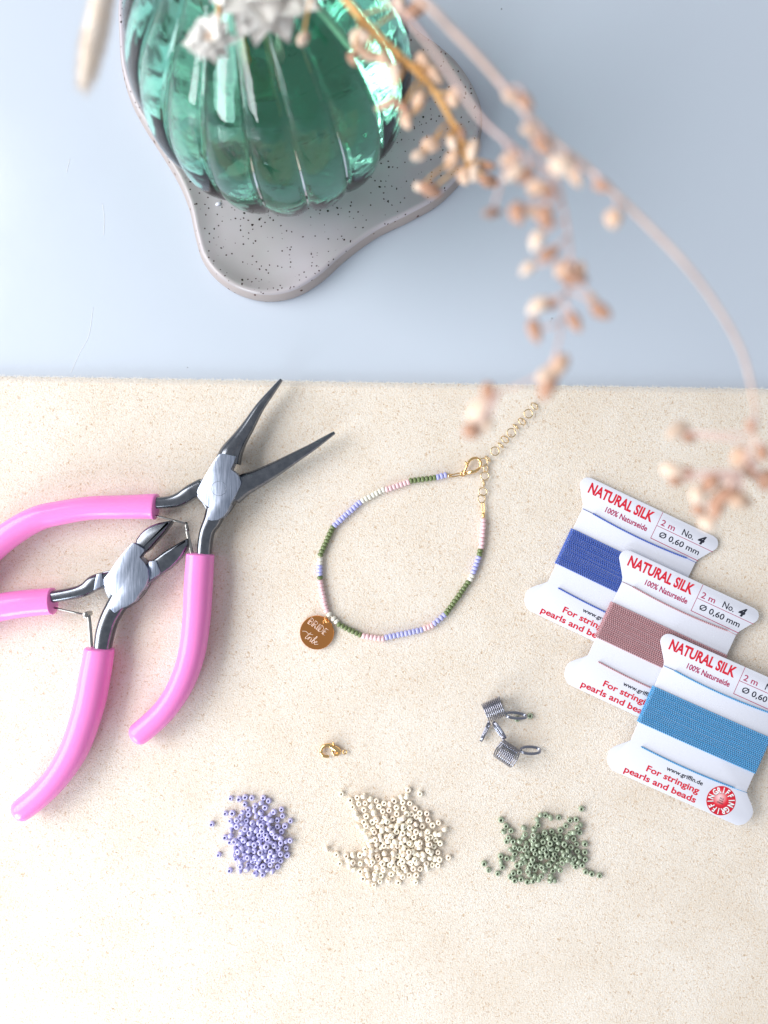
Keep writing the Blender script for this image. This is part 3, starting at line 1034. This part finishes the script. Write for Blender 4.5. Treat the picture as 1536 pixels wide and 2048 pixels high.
GRN = """1180,147h 745,210s 800,213h 852,237s 940,238h 710,260s 330,265h 722,320h 1060,268h 1127,260h 1015,325h 1170,315s 1130,335h 383,328h 358,385s 435,377h 570,345s 788,388h 865,385h 958,373h 1090,385s 1058,405s
1160,395h 408,447h 578,405h 560,445s 663,400h 705,420s 660,450h 680,360s 387,490h 455,490h 525,487s 820,440s 893,448h 955,440h 1022,440s 1098,465h 765,475h 838,487h 925,490s 990,502h 1130,520h 1217,517h 655,500s
703,500s 590,525h 470,545h 430,578s 575,570h 660,550h 765,540h 810,530s 850,555s 920,555h 1068,545h 1020,575s 1217,605h 1135,595h 475,622h 683,603h 738,585s 800,590h 888,612h 985,605h 1045,620s 325,648h
390,672h 453,670s 553,645h 600,625s 650,655h 743,650h 810,637h 880,665h 1020,670s 1092,660h 1160,645s 1222,680h 328,708s 535,710h 635,705h 973,705h 830,720h 695,740h 755,745h 905,740s 1080,705s 1145,705s
150,727h 345,765h 500,750h 620,745h 945,770h 1118,757h 1190,742h 197,795h 295,832h 460,825h 525,815h 612,795h 685,790h 790,800s 880,800h 1225,812h 1290,835h 1373,853h 430,868h 625,840s 680,855s 750,845h
850,850s 473,905h 540,890h 608,918h 660,900h 720,885s 845,900s 895,900s"""


def pile(name, s, ox, oy, k, m, label, group, core, under, strays):
    B0 = [(*P(ox + x / k, oy + y / k, .8)[:2], t, (x, y)) for x, y, t in parse(s)]
    placed = []

    def settle(x, y, t):
        zb = .66 if t == 'h' else .97
        z = zb
        for (a, b, c) in placed:
            d = math.hypot(a - x, b - y)
            if d < 1.62:
                z = max(z, c + math.sqrt(1.62 ** 2 - d * d) * .74)
        return min(z, 5.2)
    cx, cy, cr, n_u = core
    hid = []
    tries = 0
    while len(hid) < n_u and tries < 4000:
        tries += 1
        a = random.uniform(0, 2 * math.pi); r = cr * math.sqrt(random.random())
        x, y = P(cx + r * math.cos(a) * under, cy + r * math.sin(a), .8)[:2]
        if all(math.hypot(x - q[0], y - q[1]) > 1.85 for q in hid):
            hid.append((x, y, random.choice('hs'), None))
    order = hid + sorted([b for b in B0 if b[2] == 's'], key=lambda q: random.random()) + sorted([b for b in B0 if b[2] == 'h'], key=lambda q: -math.hypot(q[0] - P(cx, cy)[0], q[1] - P(cx, cy)[1]))
    for x, y, t, src in order:
        z = settle(x, y, t)
        placed.append((x, y, z))
        a = random.uniform(0, 2 * math.pi)
        tilt = random.uniform(0, .10 if z < .8 else .6) if t == 'h' else random.uniform(1.15, 1.57)
        ax = (math.sin(tilt) * math.cos(a), math.sin(tilt) * math.sin(a), math.cos(tilt))
        o = bead_obj(name, name, m, None, (x, y, z), ax, scale=random.uniform(.91, 1.08))
        vx, vy = x - P(cx, cy)[0], y - P(cx, cy)[1]
        ex, ey = vx / (cr / S * under), vy / (cr / S)
        q = math.hypot(ex, ey)
        if q < .62:
            where = 'in the middle of'
        else:
            sec = int(round(math.degrees(math.atan2(ey, ex)) / 45)) % 8
            nm_ = ['right', 'upper right', 'top', 'upper left', 'left', 'lower left', 'bottom', 'lower right'][sec]
            where = ('at the %s edge of' if q < 1.15 else 'lying loose off the %s of') % nm_
        how = 'under the others' if src is None else ('stacked high' if z > 2.1 else ('with its hole up' if t == 'h' else 'on its side'))
        o['label'] = '%s bead %s %s its heap' % (label, how, where)
        o['category'] = 'bead'
        o['group'] = group
        if src in strays:
            o['label'] = strays[src]
            o['group'] = group


pile('lilac_bead', LIL, 400, 1560, 6.982, M_lilac, 'lilac', 'lilac beads heaped on the mat', (517, 1690, 46, 42), 1.0,
     {(162, 618): 'stray lilac bead lying farthest left of the lilac heap', (258, 1045): 'stray lilac bead at the lower left, away from the lilac heap', (415, 1265): 'lone lilac bead below the left side of its heap',
      (427, 257): 'lilac bead at the upper left corner of its heap', (1265, 570): 'lilac bead lying out at the upper right of its heap'})
pile('cream_bead', CRM, 630, 1560, 5.297, M_cream, 'cream', 'cream beads heaped on the mat', (792, 1688, 48, 55), 1.35,
     {(280, 148): 'lone cream bead at the upper left tip of the cream heap', (128, 730): 'stray cream bead farthest left of the cream heap', (990, 105): 'topmost cream bead above its heap',
      (1113, 147): 'lone cream bead at the upper right of its heap', (1415, 820): 'stray cream bead farthest right of the cream heap', (1375, 520): 'cream bead on its side at the right point of its heap'})
pile('green_bead', GRN, 940, 1590, 5.297, M_green, 'green', 'green beads heaped on the mat', (1088, 1702, 34, 38), 1.5,
     {(1180, 147): 'lone green bead above the right end of the green heap', (1373, 853): 'green bead at the far right end of the trailing row', (150, 727): 'green bead at the far left tip of the green heap',
      (330, 265): 'green bead at the upper left corner of the green heap'})
for (x, y, lb) in ((1060, 1432, 'single green bead just right of the upper bead stopper'), (1034, 1438, 'green bead half under the loop of the upper bead stopper')):
    o = bead_obj('green_bead', 'green_bead', M_green, None, (*P(x, y, .7)[:2], .7), (.1, .15, 1))
    o['label'] = lb; o['category'] = 'bead'; o['group'] = 'loose green beads by the bead stoppers'

# ------------------------------------------------------------------ bracelet
BR = thing('beaded_bracelet', 'pastel beaded bracelet with gold chain and round charm lying in a loop', 'bracelet', P(800, 1110, 0))
a4 = lambda X, Y: (580 + X / 3.8625, 790 + Y / 3.8625)
a5 = lambda X, Y: (780 + X / 3.866, 790 + Y / 3.866)
groups = [('L', 3, a5(428, 618), a5(370, 634)), ('O', 7, a5(345, 640), a5(163, 664)), ('P', 7, a4(912, 672), a4(748, 728)), ('W', 7, a4(720, 732), a4(562, 816)),
          ('L', 10, a4(538, 832), a4(347, 1005)), ('O', 9, a4(330, 1024), a4(236, 1235)), ('W', 2, a4(230, 1270), a4(228, 1297)), ('L', 3, a4(228, 1327), a4(229, 1382)),
          ('O', 1, a4(232, 1411), None), ('P', 9, a4(232, 1442), a4(281, 1668)), ('W', 1, a4(302, 1694), None), ('W', 2, a4(336, 1728), a4(358, 1750)),
          ('O', 7, a4(378, 1772), a4(541, 1852)), ('P', 6, a4(568, 1862), a4(718, 1882)), ('L', 10, a4(746, 1872), a5(243, 1816)), ('P', 3, a5(270, 1803), a5(324, 1783)),
          ('L', 4, a5(346, 1766), a5(420, 1702)), ('O', 11, a5(434, 1688), a5(604, 1450)), ('W', 2, a5(620, 1424), a5(634, 1398)), ('L', 5, a5(645, 1368), a5(686, 1258)),
          ('O', 2, a5(692, 1232), a5(697, 1204)), ('P', 8, a5(706, 1174), a5(722, 968))]
BMAT = {'L': (M_lilac2, 'lilac_strung_bead'), 'O': (M_olive, 'olive_bead'), 'P': (M_blush, 'blush_bead'), 'W': (M_ivory, 'ivory_bead')}
seq = []
knots = []
for g_, nb, a, b in groups:
    i0 = len(seq)
    seq += [g_] * nb
    knots.append((i0, a))
    if b is not None and nb > 1:
        knots.append((i0 + nb - 1, b))
kn = [np.array(k_[1]) for k_ in knots]
pos = []
for q in range(len(knots) - 1):
    i0, i1 = knots[q][0], knots[q + 1][0]
    p0 = kn[max(q - 1, 0)]; p1 = kn[q]; p2 = kn[q + 1]; p3 = kn[min(q + 2, len(kn) - 1)]
    h0 = max(knots[q][0] - knots[max(q - 1, 0)][0], 1); h1 = i1 - i0; h2 = max(knots[min(q + 2, len(kn) - 1)][0] - i1, 1)
    m1 = (p2 - p0) / (h0 + h1) * h1 if q > 0 else (p2 - p1)
    m2 = (p3 - p1) / (h1 + h2) * h1 if q < len(kn) - 2 else (p2 - p1)
    for i in range(i0, i1):
        t = (i - i0) / h1
        pos.append((2 * t ** 3 - 3 * t * t + 1) * p1 + (t ** 3 - 2 * t * t + t) * m1 + (-2 * t ** 3 + 3 * t * t) * p2 + (t ** 3 - t * t) * m2)
pos.append(kn[-1])
cord = [P(*a5(470, 622), 1)]
for i, (g_, p) in enumerate(zip(seq, pos)):
    a = pos[max(i - 1, 0)]; b = pos[min(i + 1, len(pos) - 1)]
    d = (b - a); d /= np.linalg.norm(d)
    m_, nm = BMAT[g_]
    jit = random.uniform(-.10, .10)
    loc = P(p[0] + d[1] * jit * 6 * .5, p[1] - d[0] * jit * 6 * .5, .98)
    ang = random.uniform(-.10, .10)
    ca, sa = math.cos(ang), math.sin(ang)
    o = bead_obj(nm, nm, m_, BR, loc, (d[0] * ca - d[1] * sa, -(d[0] * sa + d[1] * ca), random.uniform(-.06, .06)), R=.97, h=.60, hole=.28, scale=random.uniform(.97, 1.03))
    cord.append(P(*p, .98))
cord.append(P(*a5(722, 950), 1))
obj('cord', tube(cord, .2, 6), M_ivory, BR)


def px_ring(parent, name, X, Y, R, r, nrm=(0, 0, 1), z=1.0, m=M_pale_gold, sx=1.0, ax=None, conv=a5, gap=0.0):
    c = P(*conv(X, Y), z)
    return obj(name, torus(c, R, r, nrm, sx=sx, ax=ax, gap=gap), m, parent, at=c)


# wire guards either side
def guard(parent, pts, z=1.0):
    P3 = [P(*a5(*q), z) for q in pts]
    d = np.array(P3[-1]) - np.array(P3[0]); d /= np.linalg.norm(d)
    s_ = np.cross(d, (0, 0, 1)) * .38
    n_ = len(P3)
    loop = [tuple(np.array(p) + s_ * (1 if i else .4)) for i, p in enumerate(P3)] + [tuple(np.array(P3[-1]) + d * .35)] + [tuple(np.array(p) - s_ * (1 if i < n_ - 1 else .4)) for i, p in enumerate(P3[::-1])]
    obj('wire_guard', tube(catmull(loop, 5), .2, 7), M_gold, parent)


guard(BR, [(446, 624), (490, 622), (545, 612)])
c = P(*a5(455, 624), 1.0)
obj('crimp', tube([P(*a5(444, 624), 1), P(*a5(474, 623), 1)], .5, 12), M_gold, BR)
px_ring(BR, 'jump_ring', 566, 608, .9, .2, (.3, -.5, .8), m=M_gold)
# lobster clasp on the bracelet
cp = [(572, 612), (590, 560), (606, 520), (636, 492), (672, 488), (698, 512), (700, 545), (680, 578), (640, 598), (604, 604)]
obj('clasp', tube(catmull([P(*a5(*q), 1.6) for q in cp], 5), [.62] * 6 + [.5] * 30 + [.7] * 10, 10), M_gold, BR) if False else obj('clasp', tube(catmull([P(*a5(*q), 1.5) for q in cp], 5, closed=True), .42, 10, closed=True), M_gold, BR)
obj('clasp_lever', tube([P(*a5(600, 556), 1.9), P(*a5(590, 530), 2.0), P(*a5(584, 512), 2.0)], [.4, .35, .25], 8), M_gold, BR)
fl = [(612, 540), (632, 512), (662, 502), (686, 520), (688, 545), (668, 570), (632, 582), (608, 585)]
obj('clasp_barrel', tube([P(*a5(596, 600), 1.5), P(*a5(660, 590), 1.5), P(*a5(694, 560), 1.5)], [.55, .5, .3], 10), M_gold, BR)
# extender chain up to the right and the short chain down
link = 0
for (X, Y, R, flat) in [(722, 520, 1.35, 1), (756, 492, 1.2, 0), (812, 434, 1.4, 1), (856, 388, 1.2, 0), (888, 344, 1.35, .5), (938, 292, 1.42, 1), (972, 244, 1.1, 0), (1020, 205, 1.35, .55), (1070, 144, 1.42, 1), (1118, 86, 1.3, .5)]:
    if flat == 1:
        px_ring(BR, 'chain_link', X, Y, R, .19, (.1, .05, 1), z=.9 + .3)
    elif flat == 0:
        px_ring(BR, 'chain_link', X, Y, R, .19, (.62, .66, .35), z=1.1, ax=(.66, .70, 0), sx=1.05)
    else:
        px_ring(BR, 'chain_link', X, Y, R, .19, (.45, .5, .72), z=1.1)
for (X, Y, R, flat) in [(742, 566, 1.15, .5), (733, 626, 1.35, 1), (724, 682, 1.05, 0), (718, 748, 1.35, 1), (708, 802, 1.35, .8)]:
    nn = {1: (.1, .1, 1), .5: (.7, .1, .7), 0: (.95, .1, .3), .8: (.4, .1, .9)}[flat]
    px_ring(BR, 'chain_link', X, Y, R, .19, nn, z=1.15, ax=(0, 1, 0) if flat < 1 else None)
guard(BR, [(724, 920), (722, 880), (718, 838)])
obj('crimp', tube([P(*a5(722, 912), 1), P(*a5(724, 948), 1)], .52, 12), M_gold, BR)
# charm disc
ccx, ccy = a4(208, 1835)
cc = P(ccx, ccy, 1.0)
CH = obj('charm', lathe([(.01, .30), (5.0, .30), (5.15, .36), (5.45, .38), (5.56, .2), (5.56, -.2), (5.4, -.36), (.01, -.36)], 64, c=(cc[0], cc[1], .9)), M_rose, BR, at=(cc[0], cc[1], .9), auto=30)
TXT_FACE_Z = .9 + .33


# ------------------------------------------------------------------ lettering
def text_mesh(s, bold=0.0, shear=0.0):
    cu = bpy.data.curves.new('lettering', 'FONT')
    cu.body = s
    cu.size = 1
    cu.offset = bold
    cu.shear = shear
    cu.resolution_u = 3
    cu.fill_mode = 'FRONT'
    o = bpy.data.objects.new('lettering', cu)
    COL.objects.link(o)
    dg = bpy.context.evaluated_depsgraph_get()
    dg.update()
    me = o.evaluated_get(dg).to_mesh()
    V = [tuple(v.co) for v in me.vertices]
    F = [tuple(p.vertices) for p in me.polygons]
    o.evaluated_get(dg).to_mesh_clear()
    bpy.data.objects.remove(o)
    bpy.data.curves.remove(cu)
    return V, F


V_, _ = text_mesh('H')
CAP = max(v[1] for v in V_)


def fit_text(s, u0, u1, base, cap, bold=0.0, shear=0.0):
    """card-local mm: u to the right, v up; text from u0 to u1, cap height"""
    V, F = text_mesh(s, bold, shear)
    x0 = min(v[0] for v in V); x1 = max(v[0] for v in V)
    kx = (u1 - u0) / (x1 - x0); ky = cap / (CAP + 2 * bold)
    return [(u0 + (v[0] - x0) * kx, base + v[1] * ky, 0) for v in V], F


def rot_place(VF, ang, c, z):
    V, F = VF
    ca, sa = math.cos(ang), math.sin(ang)
    return [(c[0] + v[0] * ca - v[1] * sa, c[1] + v[0] * sa + v[1] * ca, z + v[2]) for v in V], F


# BRIDE as thin outlined capitals; letter strokes drawn as wires
def strokes(lines, org, ang, k, z, r):
    parts = []
    ca, sa = math.cos(ang), math.sin(ang)
    for ln_ in lines:
        pp = [(org[0] + (x * ca - y * sa) * k, org[1] + (x * sa + y * ca) * k, z) for x, y in ln_]
        parts.append(tube(pp, r, 5))
    return join(parts)


LET = {
    'B': [[(0, 0), (0, 1)], [(.16, .06), (.16, .94)], [(0, 1), (.35, 1), (.5, .9), (.5, .62), (.34, .52), (.16, .52)], [(.34, .52), (.56, .42), (.56, .1), (.38, 0), (0, 0)]],
    'R': [[(0, 0), (0, 1)], [(.16, 0), (.16, .94)], [(0, 1), (.35, 1), (.52, .9), (.52, .6), (.36, .5), (.16, .5)], [(.3, .5), (.56, 0)], [(.42, .46), (.68, 0)], [(0, 0), (.16, 0)], [(.56, 0), (.68, 0)]],
    'I': [[(0, 0), (0, 1), (.15, 1), (.15, 0), (0, 0)]],
    'D': [[(0, 0), (0, 1)], [(.16, .06), (.16, .94)], [(0, 1), (.3, 1), (.55, .8), (.6, .5), (.55, .2), (.3, 0), (0, 0)]],
    'E': [[(0, 0), (0, 1)], [(.16, .08), (.16, .92)], [(0, 1), (.55, 1)], [(0, 0), (.55, 0)], [(.16, .52), (.46, .52)]],
}
o4 = P(*a4(136, 1762), 1.3)
x = 0
ls = []
for ch_ in 'BRIDE':
    for l_ in LET[ch_]:
        ls.append([(px_ + x, py_) for px_, py_ in l_])
    x += {'I': .32, 'R': .84, 'B': .74, 'D': .78, 'E': .6}[ch_]
obj('lettering', strokes(ls, o4, math.radians(-36), 2.15, TXT_FACE_Z, .07), M_engrave, CH)
SCR = [[(-.75, .62), (-.3, .86), (.2, .80), (.85, 1.02)], [(.42, 1.15), (.2, .45), (.12, .05), (.25, -.02), (.42, .15)], [(.42, .15), (.62, .52), (.55, 0)], [(.57, .2), (.75, .5), (.9, .46)],
       [(1.02, .45), (.93, .05), (1.02, -.02), (1.15, .12)], [(1.07, .70), (1.09, .74)], [(1.15, .12), (1.5, .9), (1.45, 1.15), (1.36, .9), (1.24, .05), (1.42, -.03), (1.55, .2), (1.45, .42), (1.3, .3)],
       [(1.6, .2), (1.85, .32), (1.86, .5), (1.72, .48), (1.64, .2), (1.76, -.02), (2.0, .12), (2.2, .3)]]
o5 = P(*a4(112, 1874), 1.3)
ca, sa = math.cos(math.radians(-33)), math.sin(math.radians(-33))
parts = []
for ln_ in SCR:
    q3 = [(o5[0] + (x * ca - y * sa) * 2.25, o5[1] + (x * sa + y * ca) * 2.25, TXT_FACE_Z) for x, y in ln_]
    parts.append(tube(catmull(q3, 5), .085, 5))
obj('lettering', join(parts), M_engrave, CH)
px_ring(BR, 'charm_ring', 284, 1736, .95, .17, (.75, .55, .35), z=1.5, m=M_gold, conv=a4, ax=(.5, .6, .1), sx=1.25)
obj('charm_hole', torus(P(*a4(266, 1752), 1.35), .42, .12, n=14, k=6), M_gold, CH)


# ------------------------------------------------------------------ thread cards
CU_ = 1 / 18.89      # card drawing units to mm (u right, v down)


def card_outline():
    pts = []
    top = [(0, 2), (-18, -16), (-50, -60), (-70, -105), (-76, -135), (-68, -165), (-50, -186), (-25, -194)]
    L_ = [(0, 0)] + catmull([(-10, -38), (-52, -95), (-74, -122), (-80, -150), (-66, -180), (-35, -194)], 4)
    L_ = [(0, 0)] + [tuple(p) for p in catmull([(-8, -25), (-58, -98), (-78, -128), (-79, -158), (-62, -184), (-32, -194)], 4)]
    R_ = [(769.5 - u, v) for u, v in L_][::-1]
    BL = [(0, 497)] + [tuple(p) for p in catmull([(-22, 520), (-70, 566), (-90, 602), (-88, 640), (-68, 682), (-30, 708)], 4)]
    BR_ = [(769.5 - u, v) for u, v in BL]
    # left side going down is L_ reversed .. order: up the left flare, across, down the right, bottom flare back
    out = L_ + R_ + BR_ + BL[::-1]
    return [(u * CU_, -v * CU_) for u, v in out]


def strand(u0, u1, v, z, r=.30, sag=0.0, pitch=1.35, seg=9, wrap=False):
    """two plies twisted round each other"""
    parts = []
    nt_ = int((u1 - u0) / pitch * seg)
    ph0 = random.uniform(0, 6)
    for ply in (0, 1):
        pts = []
        for i in range(nt_ + 1):
            t = i / nt_
            a = ph0 + ply * math.pi + 2 * math.pi * (u1 - u0) / pitch * t
            zz_ = z
            if wrap:
                e_ = min(t, 1 - t) * (u1 - u0)
                if e_ < .7:
                    zz_ = z - (1 - (e_ / .7)) ** 2 * .9
            pts.append((u0 + (u1 - u0) * t, v + sag * 4 * t * (1 - t) + r * .46 * math.cos(a), zz_ + r * .62 * math.sin(a)))
        parts.append(tube(pts, r * .50, 5, cap=False))
    return join(parts)


random.seed(11)
winding_local = join([strand(-.45, 40.73 + .45, -(137 + 239 * (i + .5 + random.uniform(-.04, .04)) / 21) * CU_, .52 + random.uniform(-.02, .03), r=.32, wrap=True, sag=-.12 + random.uniform(-.03, .03), pitch=random.uniform(1.3, 1.5)) for i in range(21)])
back_local = join([tube([(-.4, -(137 + 239 * (i + .5) / 21) * CU_, -.5), (41.1, -(137 + 239 * (i + .5) / 21) * CU_, -.5)], .3, 5) for i in range(21)])
LOGO = (650.5 * CU_, -609.5 * CU_)


def ring_text():
    parts = []
    word = 'GRIFFIN'
    R = 3.42
    for start in (148, -32):
        for i, ch_ in enumerate(word):
            a = math.radians(start - i * 24.5)
            V, F = text_mesh(ch_, .035)
            x0 = min(v[0] for v in V); x1 = max(v[0] for v in V)
            kk = 1.75 / CAP
            cxm = (x0 + x1) / 2
            V = [((v[0] - cxm) * kk * .72, (v[1] - CAP / 2) * kk, 0) for v in V]
            parts.append(rot_place((V, F), a - math.pi / 2, (LOGO[0] + R * math.cos(a), LOGO[1] + R * math.sin(a)), 0))
    return join(parts)


def lined(u0, v0, u1, v1, w=3.2):
    """printed rule as a thin strip"""
    a = np.array([u0, -v0]) * CU_; b = np.array([u1, -v1]) * CU_
    d = b - a; d /= np.linalg.norm(d); n_ = np.array([-d[1], d[0]]) * w * CU_ / 2
    return [(*(a - n_), 0), (*(b - n_), 0), (*(b + n_), 0), (*(a + n_), 0)], [(0, 1, 2, 3)]


U = CU_
T_LINES = [('M_red', fit_text('NATURAL SILK', -18 * U, 417 * U, 107 * U, 67 * U, .036)), ('M_magenta', fit_text('100% Naturseide', 130 * U, 413 * U, 42 * U, 35 * U, .025)),
           ('M_magenta', fit_text('2 m', 474 * U, 566 * U, 116 * U, 37 * U, .01)), ('M_red', fit_text('For stringing', 158 * U, 505 * U, -628 * U, 39 * U, .026)),
           ('M_red', fit_text('pearls and beads', 36 * U, 510 * U, -687 * U, 39 * U, .026)), ('M_black', fit_text('No.', 618 * U, 694 * U, 117 * U, 40 * U, .012)),
           ('M_black', fit_text('4', 722 * U, 768 * U, 116 * U, 56 * U, .05, .25)), ('M_black', fit_text('\u00d8 0,60 mm', 494 * U, 764 * U, 46 * U, 36 * U, .014)),
           ('M_black', fit_text('www.griffin.de', 268 * U, 508 * U, -572 * U, 26 * U, .022))]
T_RULES = [lined(456, -193, 456, -18), lined(458, -103, 838, -103), lined(454, -17, 778, -15, 4)]
T_ring = ring_text()
T_ringd = [(v[0], v[1], v[2]) for v in T_ring[0]]
T_small = join([fit_text('SILK', LOGO[0] - .75, LOGO[0] + .75, LOGO[1] + .55, .42, .01), fit_text('LINE', LOGO[0] - .7, LOGO[0] + .7, LOGO[1] - .2, .42, .01), fit_text('GERMANY', LOGO[0] - 1.1, LOGO[0] + 1.1, LOGO[1] - .95, .42, .01)])
card_shape = prism(card_outline(), -.2, .2, .06)
cardmesh = {}


def thread_card(org_px, z, ang_deg, msilk, label, tx=0.0, ty=0.0):
    org = P(*org_px, z)
    t = thing('thread_card', label, 'thread card', org, 'silk thread cards overlapping on the mat')
    t.rotation_euler = (math.radians(tx), math.radians(ty), math.radians(-ang_deg))

    def part(name, VF, m, dz=0.0, kind=None, smooth=False, at=(0, 0, 0), parent=None, auto=None):
        key = name + str(len(VF[0])) + str(dz)
        if key not in cardmesh:
            V = [(v[0] - at[0], v[1] - at[1], v[2] + dz) for v in VF[0]]
            cardmesh[key] = mesh(name, V, VF[1], smooth)
            if auto:
                cardmesh[key].set_sharp_from_angle(angle=math.radians(auto))
            cardmesh[key].materials.append(m)
        o = bpy.data.objects.new(name, cardmesh[key])
        COL.objects.link(o)
        o.parent = parent or t
        o.location = Vector(at) * MM
        o.material_slots[0].link = 'OBJECT'
        o.material_slots[0].material = m
        if kind:
            o['kind'] = kind
        return o
    cardo = part('card', card_shape, M_card, smooth=True, auto=40)
    for q, (mn, tv) in enumerate(T_LINES):
        part('lettering', tv, globals()[mn], .225 + q * 1e-5, parent=cardo)
    for q, tv in enumerate(T_RULES):
        part('printed_rule', tv, M_magenta, .222 + q * 1e-3, parent=cardo)
    disc = lathe([(.005, 0), (4.72, 0), (4.74, -.02)], 48, c=(LOGO[0], LOGO[1], 0))
    part('emblem', disc, M_logo, .222, at=(LOGO[0], LOGO[1], 0), parent=cardo)
    # dark offset copy gives the white capitals their shade edge as printed
    part('lettering', ([(LOGO[0] + (v[0] - LOGO[0]) * 1.0 + .10, v[1] - .12, 0) for v in T_ring[0]], T_ring[1][:-1] + [T_ring[1][-1]]), M_black, .240, parent=cardo)
    part('lettering', T_ring, M_white_ink, .255, parent=cardo)
    part('lettering', T_small, M_black, .256, parent=cardo)
    part('silk_winding', winding_local, msilk, kind='stuff', smooth=True)
    part('back_winding', back_local, msilk, kind='stuff', smooth=True)
    part('thread_end', strand(70 * U, 708 * U, -.02, .50, r=.30, sag=-.75), msilk, .0, smooth=True)
    part('thread_end', strand(72 * U, 690 * U, -505 * U, .50, r=.30, sag=-.55), msilk, .0, smooth=True)
    for a, b, c_, d in ((0, 0, 74, 0), (706, 2, 769, 2), (0, 498, 76, 502), (688, 506, 769, 498)):
        part('thread_tail', tube([(a * U, -b * U, .26), (c_ * U, -d * U, .34)], .10, 5), msilk, .001 * a, smooth=True)
    return t


n1 = (1040 + 387 / 3.097, 940 + 240 / 3.097)
n2 = (1040 + 632 / 3.097, 940 + 692 / 3.097)
n3 = (1120 + 765 / 3.692, 1250 + 300 / 3.692)
thread_card(n1, 1.1, 25.4, M_silk_blue, 'white silk thread card wound with royal blue, lowest of the three')
thread_card(n2, 2.7, 24.9, M_silk_rose, 'white silk thread card wound with dusty rose, between the two blue ones')
thread_card(n3, 4.3, 23.9, M_silk_sky, 'white silk thread card wound with sky blue, on top of the others')


# ------------------------------------------------------------------ bead stoppers
def stopper(c_px, ang, Lc, Rc, loops, label, ztop=3.4):
    c = np.array(P(*c_px, Rc + .2))
    t = thing('bead_stopper', label, 'bead stopper', (c[0], c[1], 0), 'spring bead stoppers lying together')
    a = math.radians(ang)
    d = np.array([math.cos(a), -math.sin(a), 0]); s_ = np.array([math.sin(a), math.cos(a), 0])
    turns = 10
    pts = []
    for i in range(turns * 20 + 1):
        w = 2 * math.pi * i / 20
        f = i / (turns * 20)
        pts.append(c + d * Lc * (f - .5) + Rc * (math.cos(w) * s_ + math.sin(w) * np.array([0, 0, 1])))
    obj('coil', tube(pts, .2, 7), M_stop, t)
    for (x0, y0, x1, y1, W) in loops:
        A_ = np.array(P(x0, y0, 2.2)); B_ = np.array(P(x1, y1, 1.8))
        m = (A_ + B_) / 2; L_ = np.linalg.norm(B_ - A_) / 2
        dd_ = (B_ - A_) / (2 * L_)
        nn = np.cross(dd_, (0, 0, 1))
        pts = []
        for i in range(49):
            w = math.pi + 2 * math.pi * 2 * i / 48
            # an upright ring of two turns, seen nearly on edge
            pts.append(m + dd_ * L_ * math.cos(w) + np.array([0, 0, 1]) * 1.5 * math.sin(w) * .8 + nn * (W * .55 * math.sin(w) * .55 + (i / 48 - .5) * .75))
        pts = [A_ + (c + d * np.sign(np.dot(A_ - c, d)) * Lc / 2 - A_) * .25] + pts
        obj('end_loop', tube(pts, .3, 7), M_stop, t)
    return t


stopper((988, 1419), -22, 6.2, 3.1, [(1012, 1429, 1053, 1433, 1.7), (978, 1447, 962, 1482, 1.3)], 'upper steel spring bead stopper with ribbed coil tilted up right')
stopper((1014, 1507), 34, 6.6, 3.1, [(1042, 1500, 1081, 1501, 2.2), (1009, 1477, 987, 1444, 1.5)], 'lower steel spring bead stopper with ribbed coil sloping down right')

# ------------------------------------------------------------------ loose clasp
cl = lambda X, Y: (600 + X / 10.97, 1440 + Y / 10.97)
LC = thing('lobster_clasp', 'small loose gold lobster clasp lying alone below the bracelet', 'clasp', P(*cl(650, 690), 0))
body = [(640, 800), (560, 800), (495, 765), (465, 700), (480, 620), (530, 570), (600, 552), (680, 570), (760, 615), (830, 660), (890, 710)]
rr_ = [.42, .48, .52, .55, .55, .58, .65, .78, .95, .95, .5]
pp = catmull([(*P(*cl(*q), 1.0), r_) for q, r_ in zip(body, rr_)], 5)
obj('hook', tube(pp, [q[3] for q in pp], 12), M_gold, LC)
obj('gate', tube([P(*cl(700, 600), 1.0), P(*cl(715, 690), .9), P(*cl(745, 765), .9), P(*cl(820, 755), .9), P(*cl(880, 715), 1.0)], [.35, .4, .5, .6, .45], 10), M_gold, LC)
obj('lever', tube([P(*cl(750, 575), 1.3), P(*cl(735, 520), 1.5), P(*cl(718, 470), 1.5)], [.4, .3, .12], 8), M_gold, LC)
obj('eye_ring', torus(P(*cl(985, 702), 1.0), .62, .22, (0.1, .1, 1)), M_gold, LC)
